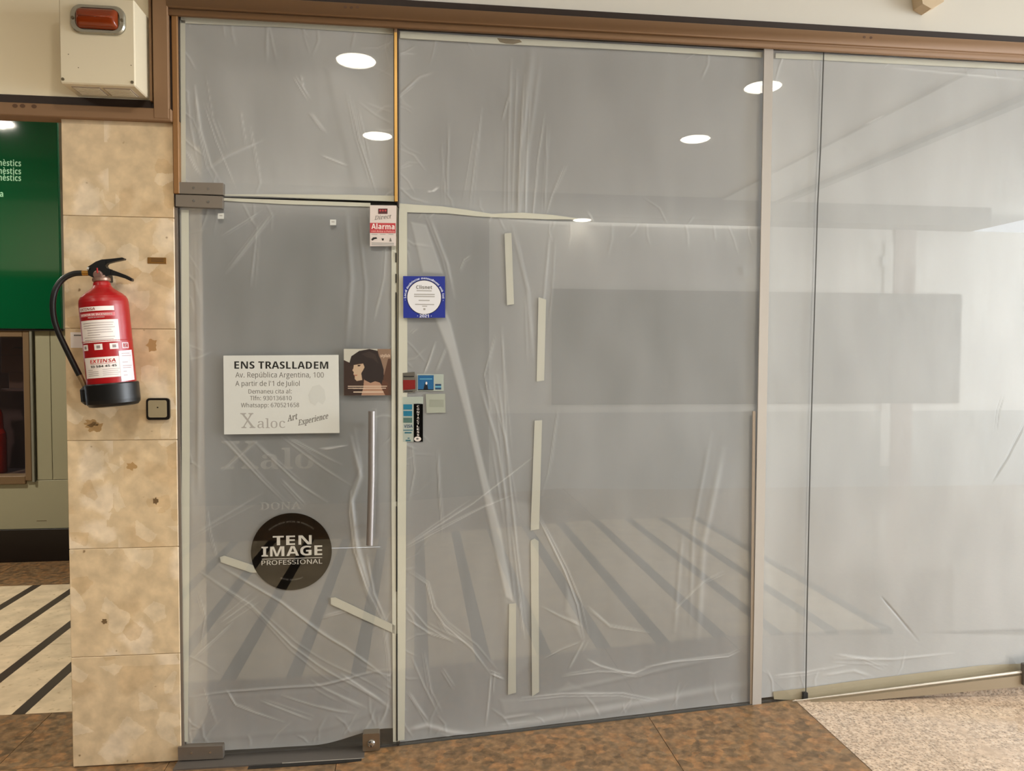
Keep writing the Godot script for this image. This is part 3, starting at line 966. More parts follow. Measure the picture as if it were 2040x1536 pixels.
func build_extinguisher() -> void:
	var R := 0.079
	var o := thing("fire_extinguisher", "red fire extinguisher with black hose hanging on the cream stone pier", "fire extinguisher", Vector3(-1.060, 1.352, 0.093))
	o.rotation = Vector3(0.0, 0.0, deg_to_rad(4.6))
	put("cylinder", lathe([[0.0, 0.03], [0.078, 0.03], [0.079, 0.04], [0.079, 0.340], [0.0785, 0.352], [0.0765, 0.362], [0.072, 0.371], [0.062, 0.381], [0.046, 0.393], [0.034, 0.402], [0.0285, 0.411], [0.027, 0.420], [0.023, 0.4275], [0.0, 0.428]], 56), M.red_enamel, o)
	put("weld_ring", lathe([[0.0792, 0.214], [0.0799, 0.2155], [0.0799, 0.2165], [0.0792, 0.218]], 56), M.red_enamel, o)
	put("foot_ring", lathe([[0.0, -0.012], [0.066, -0.012], [0.078, -0.009], [0.085, 0.0], [0.0865, 0.012], [0.0865, 0.066], [0.084, 0.07], [0.0795, 0.07]], 56), M.black_plastic, o)
	put("hose_clip", box_mesh(Vector3(-0.101, 0.0, -0.02), Vector3(-0.07, 0.066, 0.03), 0.012), M.black_plastic, o)
	put("neck", lathe([[0.026, 0.425], [0.029, 0.428], [0.029, 0.436], [0.024, 0.440], [0.022, 0.446]], 28), mat("neck_metal", Color(0.62, 0.50, 0.44), 0.35, 0.6), o)
	var g := put("gauge", lathe([[0.0, 0.0], [0.0145, 0.0], [0.0155, 0.004], [0.0148, 0.011], [0.0125, 0.012], [0.0, 0.0125]], 28), mat("gauge_face", Color(0.52, 0.40, 0.36), 0.3, 0.4), o, Vector3(-0.002, 0.447, 0.014))
	g.rotation.x = PI / 2
	put("gauge_needle", box_mesh(Vector3(-0.002, 0.452, 0.0265), Vector3(0.002, 0.470, 0.028), 0.0003), mat("needle_red", Color(0.7, 0.15, 0.15), 0.4), o)
	# valve body and two levers, drawn in profile
	put("valve", prism(PackedVector2Array([Vector2(-0.037, 0.449), Vector2(-0.037, 0.477), Vector2(-0.008, 0.494), Vector2(0.008, 0.499), Vector2(0.026, 0.497), Vector2(0.022, 0.478), Vector2(0.026, 0.470), Vector2(0.036, 0.466), Vector2(0.034, 0.446), Vector2(0.012, 0.438), Vector2(-0.02, 0.438)]), -0.013, 0.013), M.black_plastic, o)
	put("upper_lever", prism(PackedVector2Array([Vector2(-0.037, 0.474), Vector2(-0.005, 0.495), Vector2(0.012, 0.5005), Vector2(0.045, 0.5015), Vector2(0.08, 0.5035), Vector2(0.086, 0.500), Vector2(0.084, 0.496), Vector2(0.048, 0.4905), Vector2(0.028, 0.486), Vector2(0.018, 0.474)]), -0.011, 0.011), M.black_plastic, o)
	put("lower_lever", prism(PackedVector2Array([Vector2(0.014, 0.475), Vector2(0.024, 0.470), Vector2(0.05, 0.459), Vector2(0.086, 0.4415), Vector2(0.104, 0.429), Vector2(0.1045, 0.421), Vector2(0.099, 0.420), Vector2(0.082, 0.430), Vector2(0.05, 0.4425), Vector2(0.02, 0.447)]), -0.010, 0.010), M.black_plastic, o)
	put("safety_pin", tube([Vector3(-0.037, 0.472, 0.012), Vector3(-0.03, 0.4705, 0.014)], [0.005, 0.004], 12), mat("pin_white", Color(0.8, 0.8, 0.78), 0.4), o)
	put("hose_coupling", tube([Vector3(-0.034, 0.457, 0.0), Vector3(-0.066, 0.459, 0.002)], [0.009, 0.0095], 20), M.brass, o)
	var path := smooth_path([Vector3(-0.06, 0.459, 0.002), Vector3(-0.09, 0.457, 0.006), Vector3(-0.122, 0.440, 0.012), Vector3(-0.146, 0.406, 0.018), Vector3(-0.158, 0.362, 0.02), Vector3(-0.160, 0.31, 0.02), Vector3(-0.152, 0.262, 0.018), Vector3(-0.135, 0.205, 0.014), Vector3(-0.117, 0.150, 0.010), Vector3(-0.102, 0.105, 0.006)])
	var rr := []
	for p in path:
		rr.append(0.0098)
	put("hose", tube(path, rr, 18), M.rubber, o)
	put("nozzle", tube([Vector3(-0.103, 0.108, 0.006), Vector3(-0.094, 0.083, 0.005), Vector3(-0.088, 0.062, 0.005)], [0.0095, 0.0085, 0.0085], 18), mat("nozzle_metal", Color(0.55, 0.46, 0.33), 0.4, 0.5), o)
	# printed labels
	var e := R + 0.0006
	var band := put("top_label", patch(e, -0.87, 0.74, 0.319, 0.334), M.label_white, o)
	put("lettering", flat_mesh(curved(letters("EXTINSA", 0.062, 0.0085, true, false, 0.15), e + 0.0005, -0.78, 0.322)), mat("faded_red", Color(0.50, 0.22, 0.20), 0.5), band)
	put("title_band", patch(e, -0.87, 0.76, 0.300, 0.313), mat("pink_band", Color(0.75, 0.36, 0.38), 0.4), o)
	put("lettering", flat_mesh(curved(letters("EXTINTOR DE INCENDIOS", 0.112, 0.0065, true), e + 0.0005, -0.76, 0.3035)), M.label_white, o)
	put("lettering", flat_mesh(curved(letters("PRESIÓN INCORPORADA", 0.055, 0.0035), e + 0.0005, -0.35, 0.295)), M.label_white, o)
	var ins := put("instruction_label", patch(e, -0.85, 0.86, 0.212, 0.288), M.label_white, o)
	for k in 8:
		put("print_row", patch(e + 0.0004, -0.66 + (0.2 if k > 2 and k < 6 else 0.0), [0.66, 0.62, 0.7, 0.55, 0.6, 0.1, 0.66, 0.6][k], 0.2775 - k * 0.0082, 0.279 - k * 0.0082), mat("label_print", Color(0.56, 0.50, 0.49), 0.6), ins)
	for k in 3:
		var a: float = [-0.86, -0.2, 0.42][k]
		var s := put("class_symbol", patch(e, a, a + 0.34, 0.186, 0.206), M.label_white, o)
		put("symbol_print", patch(e + 0.0004, a + 0.1, a + 0.25, 0.191, 0.201), mat("label_print", Color(0.56, 0.50, 0.49), 0.6), s)
	var zb := put("crossed_symbol", patch(e, 0.93, 1.27, 0.187, 0.207), M.label_pink, o)
	put("symbol_field", patch(e + 0.0003, 0.975, 1.225, 0.1895, 0.2045), M.red_enamel, zb)
	put("lettering", flat_mesh(curved(letters("Z", 0.0135, 0.0115, true), e + 0.0006, 1.015, 0.1912)), M.label_pink, zb)
	var co := put("company_label", patch(e, -0.87, 0.80, 0.0905, 0.161, 0.0), M.label_white, o)
	put("lettering", flat_mesh(curved(letters("EXTINSA", 0.086, 0.0115, true, false, 0.2), e + 0.0005, -0.48, 0.142)), M.ink_red, co)
	put("lettering", flat_mesh(curved(letters("93 584 45 45", 0.086, 0.0075, true), e + 0.0005, -0.46, 0.126)), M.ink_black, co)
	put("rule", patch(e + 0.0004, -0.48, 0.62, 0.1382, 0.1394), M.ink_red, co)
	for k in 4:
		put("print_row", patch(e + 0.0004, -0.66, -0.12 - (0.25 if k == 0 else 0.0), 0.118 - k * 0.0065, 0.1192 - k * 0.0065), mat("label_print", Color(0.56, 0.50, 0.49), 0.6), co)
		put("print_row", patch(e + 0.0004, 0.05, 0.72 - 0.06 * (k % 2), 0.118 - k * 0.0065, 0.1192 - k * 0.0065), M.label_print, co)
	var ck := put("check_card", patch(e + 0.0008, 0.74, 1.46, 0.0725, 0.178, 0.003), M.label_pink, o)
	for k in 7:
		var yy: float = 0.168 - [0, 0.008, 0.03, 0.042, 0.049, 0.062, 0.075][k]
		put("print_row", patch(e + 0.0012, 0.86, [1.26, 1.36, 1.12, 1.34, 1.28, 1.02, 1.04][k], yy, yy + 0.0015), M.label_print, ck)
	put("wall_hook", box_mesh(Vector3(-0.012, 0.43, -0.093), Vector3(0.006, 0.456, -0.012), 0.003), M.black_plastic, o)
	# the paper tag on the stone, half behind the hose
	var tg := thing("inspection_tag", "small white paper tag stuck on the pier left of the extinguisher", "label", Vector3(P(155, 693).x, P(155, 693).y, 0.0))
	put("paper", box_mesh(Vector3(-0.024, 0.0, 0.0), Vector3(0.022, 0.056, 0.0008), 0.0003), M.label_white, tg)
	small_print([[147, 165, 668, 2.5]], 0.001, M.ink_grey, tg)

func build_pier_bits() -> void:
	var a := P2(293, 793)
	var b := P2(340, 836)
	var c := (a + b) * 0.5
	var s := Vector2(b.x - a.x, a.y - b.y)
	var o := thing("wall_switch", "square switch plate with a dark frame low on the pier by the door", "switch", Vector3(c.x, c.y, 0))
	put("frame", prism(round_rect(Vector2.ZERO, s, 0.012), 0.0, 0.011), mat("switch_frame", Color(0.075, 0.055, 0.045), 0.35), o)
	put("plate", prism(round_rect(Vector2(-0.001, 0.001), s * 0.79, 0.007), 0.01, 0.0135), mat("switch_plate", Color(0.58, 0.53, 0.42), 0.45), o)
	put("dimple", prism(ellipse(Vector2(0.0, 0.006), 0.0028, 0.0025, 12), 0.013, 0.0139), M.switch_frame, o)
	var q := thing("name_plate", "tiny brass name plate on the pier above right of the extinguisher", "plate", P(313, 519))
	put("plate", box_mesh(Vector3(-0.033, -0.012, 0.0), Vector3(0.033, 0.011, 0.002), 0.0008), mat("old_brass", Color(0.52, 0.37, 0.17), 0.4, 0.4), q)
	small_print([[301, 326, 516, 1.5], [301, 326, 520, 1.5]], 0.0022, mat("brass_print", Color(0.36, 0.25, 0.12), 0.5), q)
	var sn := thing("wall_sensor", "pale plastic detector on the wall over the header, cut by the picture edge", "sensor", Vector3(P(1840, 5).x, P(1835, 16, 0.06).y + 0.012, 0.0))
	put("body", prism(PackedVector2Array([Vector2(-0.055, 0.06), Vector2(-0.045, 0.005), Vector2(-0.008, -0.012), Vector2(0.045, 0.018), Vector2(0.05, 0.06)]), 0.0, 0.06), mat("sensor_cream", Color(0.80, 0.72, 0.60), 0.5), sn)

func sheet(called: String, label: String, category: String, list: Array, z: float, m: Material, group := "", thick := 0.0005) -> Node3D:
	var pts := px_poly(list, z)
	var c := Vector2.ZERO
	for p in pts:
		c += p / pts.size()
	for i in pts.size():
		pts[i] -= c
	var o := thing(called, label, category, Vector3(c.x, c.y, z), group)
	put("backing" if category != "tape" else "strip", prism(pts, -thick * 0.5, thick * 0.5), m, o)
	return o

func build_stickers() -> void:
	var z := 0.0012
	var t := z + 0.0005
	var s := sheet("moving_notice", "white moving notice with black heading taped on the glass door", "notice", [445, 708.5, 674.5, 707, 676.5, 862.5, 446.5, 865.5], z, M.paper)
	print_line("ENS TRASLLADEM", 467, 654, 734.5, 14.5, t, M.ink_black, s, true)
	print_line("Av. República Argentina, 100", 469, 645, 752, 10.5, t, M.ink_grey, s)
	print_line("A partir de l'1 de Juliol", 469, 597, 769, 10, t, M.ink_grey, s)
	print_line("Demaneu cita al:", 495, 581, 784, 8.5, t, M.ink_grey, s)
	print_line("Tlfn: 930136810", 498, 581, 797.5, 8.5, t, M.ink_grey, s)
	print_line("Whatsapp: 670521658", 480, 596, 811.5, 8.5, t, M.ink_grey, s)
	print_line("X", 481, 509, 853, 30, t, M.ink_pale, s, false, true, -0.1)
	print_line("aloc", 513, 568, 853, 19, t, M.ink_pale, s, false, true)
	print_line("Art", 573, 593, 840, 12, t, M.ink_grey, s, true, true, 0.3, 0.25)
	print_line("Experience", 594, 655, 848, 11, t, M.ink_grey, s, true, true, 0.35, 0.235)
	var shade := mat("faint_print", Color(0.74, 0.745, 0.725), 0.7)
	put("faint_portrait", prism(px_poly([614, 787, 622, 770, 636, 766, 646, 776, 649, 795, 643, 806, 634, 800, 628, 808, 618, 803], t), -0.0001, 0.0001), shade, s, -s.position + Vector3(0, 0, t))
	var w := P(685, 695).x
	var h := sheet("hair_poster", "small square photo card of a dark bobbed head beside the white notice", "poster", [685, 695, 779, 695.5, 779, 787, 685, 788], z, mat("card", Color(0.5, 0.4, 0.3), 0.5))
	var size := Vector2(P(779, 740).x - w, P(730, 695).y - P(730, 787.5).y)
	var qm := QuadMesh.new()
	qm.size = size
	var pm := mat("poster_print", Color.WHITE, 0.45)
	pm.albedo_texture = poster_print()
	put("print", qm, pm, h, Vector3(0, 0, 0.0006))
	print_line("stylish", 758, 777, 711.5, 6, t + 0.0003, mat("poster_ink", Color(0.78, 0.70, 0.62), 0.5), h, true)
	print_line("fashion collection", 703, 728, 775, 3, t + 0.0003, M.poster_ink, h)
	small_print([[693, 771, 769.5, 1.6], [693, 769, 773.5, 1.6], [704, 764, 781, 2.2]], t + 0.0002, M.poster_ink, h)
	# alarm notice
	var al := sheet("alarm_sign", "small white and red alarm notice at the top corner of the door", "sign", [737, 409, 790, 409.5, 789, 490, 737, 490.5], z + 0.001, mat("alarm_white", Color(0.80, 0.755, 0.73), 0.5), "", 0.002)
	var ta := z + 0.0025
	put("red_band", prism(px_poly([737, 444, 788, 444.5, 788, 464.5, 737, 464], ta), -0.0002, 0.0002), mat("alarm_red", Color(0.68, 0.20, 0.22), 0.5), al, -al.position + Vector3(0, 0, ta))
	put("emblem", prism(px_poly([753.5, 415.5, 772, 415.5, 772, 426, 753.5, 426], ta), -0.0002, 0.0002), mat("emblem_dark", Color(0.28, 0.07, 0.08), 0.5), al, -al.position + Vector3(0, 0, ta))
	for k in 3:
		put("emblem_mark", prism(ellipse(P2(757.5 + k * 5.2, 419.5, ta), 0.0036, 0.0036, 14), ta, ta + 0.0004), M.alarm_red, al, -al.position)
	print_line("Direct", 746, 779, 438, 8, ta + 0.0003, M.ink_grey, al, false, true, 0.35, 0.12)
	print_line("Alarma", 740, 786, 456, 10.5, ta + 0.0005, M.label_white, al, true)
	print_line("con Aviso a Policía", 740, 786, 462.2, 3.8, ta + 0.0005, mat("pale_red", Color(0.86, 0.60, 0.58), 0.5), al, true)
	put("camera_symbol", prism(px_poly([739.5, 477, 743, 473, 750, 472.5, 751.5, 475.5, 746, 476.5, 742, 479.5], ta), -0.0002, 0.0002), M.ink_black, al, -al.position + Vector3(0, 0, ta))
	put("sounder_symbol", prism(px_poly([760, 475, 765, 475, 764, 479, 761.5, 479], ta), -0.0002, 0.0002), M.ink_black, al, -al.position + Vector3(0, 0, ta))
	put("signal_symbol", prism(px_poly([777.5, 474, 778.5, 474, 780.5, 481, 775.5, 481], ta), -0.0002, 0.0002), M.ink_grey, al, -al.position + Vector3(0, 0, ta))
	small_print([[740, 752, 466.8, 1], [757, 768, 466.8, 1], [774, 784, 466.8, 1], [740, 785, 484.4, 1.2], [740, 785, 487.6, 0.8]], ta + 0.0002, M.ink_pale, al)
	# two small white squares
	for q in [[440, 430.5, "tiny white square sticker on the door under the hinge plate"], [663.5, 443, "tiny white square sticker on the door left of the alarm notice"]]:
		var o := sheet("price_sticker", q[2], "sticker", [q[0] - 6, q[1] - 5.5, q[0] + 6, q[1] - 5.5, q[0] + 6, q[1] + 5.5, q[0] - 6, q[1] + 5.5], 0.001, M.paper, "tiny white squares on the door")
		small_print([[q[0] - 3, q[0] + 3, q[1] - 1, 2]], 0.0014, M.ink_pale, o)
	# blue disinfection sticker
	var b := sheet("blue_sticker", "square blue sticker with a white disc on the large pane by the door", "sticker", [803, 550, 886.5, 550.5, 887, 633, 803.5, 633.5], z, mat("sticker_blue", Color(0.05, 0.14, 0.52), 0.5))
	var bc := (P(803, 550, z) + P(887, 633.5, z)) * 0.5
	put("dark_ring", prism(ellipse(Vector2(0, -0.001), 0.0665, 0.0665, 64), 0.0002, 0.0005), mat("sticker_navy", Color(0.05, 0.07, 0.22), 0.5), b)
	put("white_disc", prism(ellipse(Vector2(0, -0.001), 0.0635, 0.0635, 64), 0.0003, 0.0008), mat("sticker_white", Color(0.83, 0.83, 0.84), 0.5), b)
	var wi := mat("sticker_ink", Color(0.82, 0.84, 0.90), 0.5)
	print_arc("· Local desinfectat mensualment amb Ozó ·", Vector3(0, -0.001, 0.0009), 0.0685, 0.0078, -1.75, 1.75, wi, b)
	print_line("· 2021 ·", 831, 860, 632.2, 6, z + 0.0009, wi, b, true)
	print_line("Clisnet", 829, 861, 575.5, 7, z + 0.0012, M.ink_grey, b, true)
	small_print([[830, 860, 579.3, 1.5], [825, 866, 586.5, 1.5], [825, 866, 590.7, 1.5], [834, 856, 598.5, 1.6], [827, 865, 606.5, 1.3], [841, 851, 610, 1.6]], z + 0.0012, M.ink_pale, b)
	put("check_mark", prism(round_rect(P2(845.5, 616, z) - Vector2(bc.x, bc.y), Vector2(0.008, 0.007), 0.001), 0.0008, 0.0011), M.ink_pale, b)
	# black round sticker, inside the glass
	var zi := -0.0112
	var c := P(581, 1099, zi)
	var rx := P(661, 1099, zi).x - c.x
	var ry := P(581, 1022, zi).y - c.y
	var r := thing("round_sticker", "large round black sticker with pale lettering low on the glass door", "sticker", c)
	put("disc", prism(ellipse(Vector2.ZERO, rx, ry, 96), -0.0003, 0.0003), mat("sticker_black", Color(0.02, 0.018, 0.015), 0.7), r)
	M.sticker_black.metallic_specular = 0.12
	var zl := zi + 0.0006
	var li := mat("round_ink", Color(0.80, 0.79, 0.76), 0.6)
	print_line("TEN", 543.5, 621, 1086.5, 18.5, zl, li, r, true)
	print_line("IMAGE", 521, 642, 1109, 19.5, zl, li, r, true)
	put("rule", box_mesh(P(522, 1113.5, zl) - c, P(642, 1111.3, zl + 0.0002) - c, 0.00005), li, r)
	print_line("PROFESSIONAL", 521, 642, 1126, 9, zl, li, r)
	var gi := mat("round_grey", Color(0.40, 0.39, 0.37), 0.6)
	print_arc("DISTRIBUÏDOR OFICIAL DE PRODUCTES", Vector3(0, -0.01, 0.0007), 0.122, 0.0055, -0.72, 0.72, gi, r, false)
	print_arc("CENTRE RECOMANAT", Vector3(0, -0.005, 0.0007), 0.105, 0.0055, PI + 0.42, PI - 0.42, gi, r, false, true)
	# small payment stickers on the inside of the large pane
	var p1 := sheet("payment_sticker", "small red and grey sticker on the large pane below the blue square", "sticker", [802, 743, 826, 741, 828, 778, 826, 782, 803, 782.5], zi, mat("pay_grey", Color(0.40, 0.385, 0.35), 0.6), "small stickers by the door edge")
	put("red_field", prism(px_poly([803, 757, 827.5, 757, 827, 775, 803, 777], zi), -0.0002, 0.0002), mat("pay_red", Color(0.50, 0.06, 0.035), 0.5), p1, -p1.position + Vector3(0, 0, zi + 0.0006))
	small_print([[804, 825, 750, 2.2], [805, 822, 779.5, 1.5]], zi + 0.0006, M.ink_black, p1)
	var p2 := sheet("payment_sticker", "pale sticker with a blue picture square and tiny emblem on the large pane", "sticker", [831, 745, 884, 745.5, 884, 779, 831, 779], zi, M.clear_label, "small stickers by the door edge")
	put("blue_picture", prism(px_poly([832.5, 747.5, 864, 747.5, 864, 777, 832.5, 777], zi), -0.0002, 0.0002), mat("pay_blue", Color(0.10, 0.38, 0.58), 0.5), p2, -p2.position + Vector3(0, 0, zi + 0.0006))
	put("figure", prism(px_poly([832.5, 777.5, 832.5, 775.5, 843.5, 775.5, 846.5, 764, 851, 764, 853, 775.5, 864, 775.5, 864, 777.5], zi), -0.0002, 0.0002), mat("pay_navy", Color(0.02, 0.05, 0.12), 0.5), p2, -p2.position + Vector3(0, 0, zi + 0.0009))
	put("figure_light", prism(ellipse(P2(849.5, 763.5, zi), 0.0035, 0.006, 14), -0.0002, 0.0002), M.label_white, p2, -p2.position + Vector3(0, 0, zi + 0.0013))
	small_print([[836, 861, 755, 2]], zi + 0.001, mat("pay_pale", Color(0.40, 0.66, 0.76), 0.5), p2)
	put("emblem", prism(px_poly([867, 765, 879, 765, 879, 776, 867, 776], zi), -0.0002, 0.0002), mat("pay_deep_blue", Color(0.10, 0.25, 0.40), 0.5), p2, -p2.position + Vector3(0, 0, zi + 0.0006))
	small_print([[867, 879, 770.5, 3.5]], zi + 0.0009, M.pay_pale, p2)
	var p3 := sheet("payment_sticker", "pale sticker with a column of small turquoise card emblems", "sticker", [802, 791, 843, 790, 843, 804, 824, 804, 824, 880, 803, 880], zi, M.clear_label, "small stickers by the door edge")
	var turq := mat("pay_turquoise", Color(0.10, 0.46, 0.58), 0.5)
	for k in 2:
		put("card_emblem", prism(px_poly([803.5, 805.5 + k * 13, 821, 805.5 + k * 13, 821, 816 + k * 13, 803.5, 816 + k * 13], zi), -0.0002, 0.0002), turq, p3, -p3.position + Vector3(0, 0, zi + 0.0006))
	put("card_emblem", prism(px_poly([803.5, 832, 821, 832, 821, 842, 803.5, 842], zi), -0.0002, 0.0002), mat("pay_grey_green", Color(0.32, 0.45, 0.42), 0.5), p3, -p3.position + Vector3(0, 0, zi + 0.0006))
	print_line("VISA", 805, 822, 852, 6, zi + 0.0006, M.pay_deep_blue, p3, true)
	small_print([[803.5, 822, 857, 2], [806, 820, 862, 3], [808, 818, 877.5, 3], [812, 816, 873, 2]], zi + 0.0006, mat("pay_teal", Color(0.2, 0.42, 0.48), 0.5), p3)
	var p4 := sheet("payment_sticker", "tall narrow black sticker with upright white lettering on the large pane", "sticker", [824.2, 805, 842.5, 805, 842.5, 880, 824.2, 880], zi, M.sticker_black, "small stickers by the door edge")
	var word := "CONTACTLESS"
	for i in word.length():
		print_line(word[i], 830.5, 835.2, 811.5 + i * 5.7, 3.9, zi + 0.0006, M.label_white, p4, true)
	put("hand_symbol", prism(ellipse(P2(832, 874.5, zi), 0.0135, 0.0095, 24), -0.0002, 0.0002), M.label_white, p4, -p4.position + Vector3(0, 0, zi + 0.0006))
	put("hand_symbol_core", prism(ellipse(P2(831.5, 874, zi), 0.005, 0.0035, 18), -0.0002, 0.0002), M.ink_grey, p4, -p4.position + Vector3(0, 0, zi + 0.0009))
	var p5 := sheet("payment_sticker", "faded blank square sticker right of the tall black one", "sticker", [848, 785, 887, 784.5, 887.5, 822, 850, 823], zi, mat("faded_label", Color(0.66, 0.68, 0.63, 0.85), 0.6), "small stickers by the door edge")
	put("inner_field", prism(px_poly([855, 796, 884, 796, 884, 811, 855, 811], zi), -0.0001, 0.0001), mat("faded_field", Color(0.60, 0.62, 0.57), 0.6), p5, -p5.position + Vector3(0, 0, zi + 0.0005))
	# worn shop lettering on the door
	var gl := thing("worn_lettering", "ghost of removed shop lettering on the door under the white notice", "lettering", P(540, 930, zi))
	print_line("X", 440, 515, 935, 56, zi, M.ghost_print, gl, true, true)
	print_line("alo", 519, 625, 935, 40, zi, M.ghost_print, gl, true, true)
	print_line("DONA", 518, 600, 1016, 15, zi, M.ghost_print, gl, true, true)

func poster_print() -> ImageTexture:
	var n := 192
	var im := Image.create(n, n, false, Image.FORMAT_RGB8)
	im.fill(Color(0.20, 0.145, 0.12))
	var shapes := [
		[Color(0.70, 0.69, 0.64), [0, 0, 150, 0, 60, 40, 30, 60, 0, 46]],
		[Color(0.50, 0.405, 0.335), [136, 0, 192, 0, 192, 40, 180, 110, 165, 118, 150, 60]],
		[Color(0.30, 0.20, 0.15), [180, 40, 192, 40, 192, 192, 176, 192, 160, 120]],
		[Color(0.62, 0.49, 0.40), [82, 120, 150, 140, 172, 192, 70, 192, 78, 160]],
		[Color(0.33, 0.21, 0.15), [150, 120, 178, 140, 182, 192, 168, 192, 152, 160]],
		[Color(0.70, 0.60, 0.50), [40, 66, 78, 60, 84, 76, 70, 100, 74, 128, 52, 132, 44, 124, 44, 112, 38, 104, 40, 96, 34, 88, 38, 80]],
		[Color(0.16, 0.125, 0.115), [22, 58, 30, 30, 62, 8, 104, 0, 132, 6, 150, 44, 162, 86, 160, 118, 152, 148, 138, 128, 108, 140, 84, 128, 70, 104, 84, 74, 78, 58, 52, 56, 36, 66, 24, 70]],
		[Color(0.21, 0.165, 0.15), [72, 20, 104, 10, 128, 22, 140, 60, 120, 40, 92, 34]],
		[Color(0.20, 0.13, 0.10), [56, 66, 68, 66, 64, 71, 56, 71]],
		[Color(0.55, 0.33, 0.26), [40, 107, 54, 106, 52, 110, 41, 110]],
	]
	for s in shapes:
		var poly := PackedVector2Array()
		for i in range(0, s[1].size(), 2):
			poly.append(Vector2(s[1][i], s[1][i + 1]))
		for y in n:
			for x in n:
				if Geometry2D.is_point_in_polygon(Vector2(x, y), poly):
					im.set_pixel(x, y, s[0])
	return ImageTexture.create_from_image(im)

# ---------------------------------------------------------------- tape and film
func build_tapes() -> void:
	var z := -0.0118
	var t: StandardMaterial3D = M.tape
	var grp := "strips of pale masking tape holding the film"
	var list := [
		["pale tape along the top edge of the pane over the door", [360, 29, 560, 40, 784, 56, 784, 68, 560, 54, 360, 46]],
		["pale tape down the left edge of the pane over the door", [359, 40, 369, 40, 370, 364, 361, 364]],
		["pale tape along the foot of the pane over the door, widening to the right", [446, 387.5, 560, 387, 700, 388, 785, 390, 785, 401.5, 640, 396, 520, 391.5, 446, 389.5]],
		["grey-white tape along the top edge of the glass door", [446, 394.5, 520, 397, 640, 401, 738, 404.5, 738, 412, 640, 409, 560, 406.5, 446, 400]],
		["long pale tape down the hinge side of the glass door", [361, 418, 376, 418, 378, 900, 377, 1200, 374, 1478, 361, 1478, 362, 900]],
		["long thin pale tape down the handle side of the glass door", [780, 490, 789, 490, 789, 1000, 789, 1478, 783, 1478, 780, 1000]],
		["long pale tape down the left edge of the large pane", [795, 406, 811, 408, 811.5, 760, 809, 1000, 808, 1300, 806, 1474, 792, 1476, 792, 1000, 794, 700]],
		["wrinkled pale tape running right from the top corner above the blue sticker", [795, 405, 830, 408, 880, 411, 930, 418, 980, 426, 1040, 423.5, 1100, 428, 1150, 435, 1150, 437, 1090, 437, 1010, 434, 950, 431, 890, 425, 811, 423]],
		["pale tape under the header along the top of the large pane", [797, 62, 900, 69, 1000, 75, 1200, 86, 1520, 104, 1520, 115, 1200, 97, 1000, 88, 900, 82, 797, 76]],
		["short upright tape strip, highest of those on the large pane", [1005, 465, 1019, 464, 1024, 606, 1010, 608]],
		["upright tape strip right of the highest strip on the large pane", [1073, 592, 1088, 597, 1084, 758, 1069, 760]],
		["upright tape strip ending above a small gap, middle of the large pane", [1065, 838, 1080, 837, 1074, 1054, 1057, 1057]],
		["longest upright tape strip, low on the large pane", [1057, 1077, 1065, 1073, 1073, 1078, 1074, 1378, 1060, 1388]],
		["short upright tape strip left of the longest one, low on the large pane", [1014, 1203, 1028, 1202, 1028, 1380, 1012, 1384]],
		["slanting tape strip on the door running in behind the black sticker", [438, 1110, 447, 1107, 507, 1127, 520, 1140, 500, 1141, 440, 1120]],
		["slanting tape strip on the door low beside the handle edge", [659, 1191, 668, 1190, 787, 1246, 787, 1263, 659, 1204]],
	]
	for i in list.size():
		sheet("tape_strip", list[i][0], "tape", list[i][1], z, M.tape_inner if i >= 9 else t, grp)
	sheet("torn_tape", "scrap of brown torn tape under the header on the large pane", "tape", [990, 76, 1035, 79, 1040, 84, 1022, 88, 1008, 87, 996, 84], z + 0.0006, mat("brown_tape", Color(0.50, 0.45, 0.36), 0.7))
	var film_tape := mat("dirty_tape", Color(0.66, 0.62, 0.52), 0.7)
	sheet("tape_strip", "dirty beige tape along the foot of the right-hand pane", "tape", [1540, 1378, 1602, 1371, 1700, 1357, 1960, 1325, 2040, 1322, 2300, 1294, 2300, 1310, 2040, 1341, 1602, 1396, 1542, 1393], z, film_tape, grp)
	sheet("tape_strip", "pale tape under the header along the top of the right-hand pane", "tape", [1545, 106, 1640, 108, 2040, 128, 2300, 140, 2300, 152, 2040, 140, 1640, 120, 1545, 116], z, t, grp)

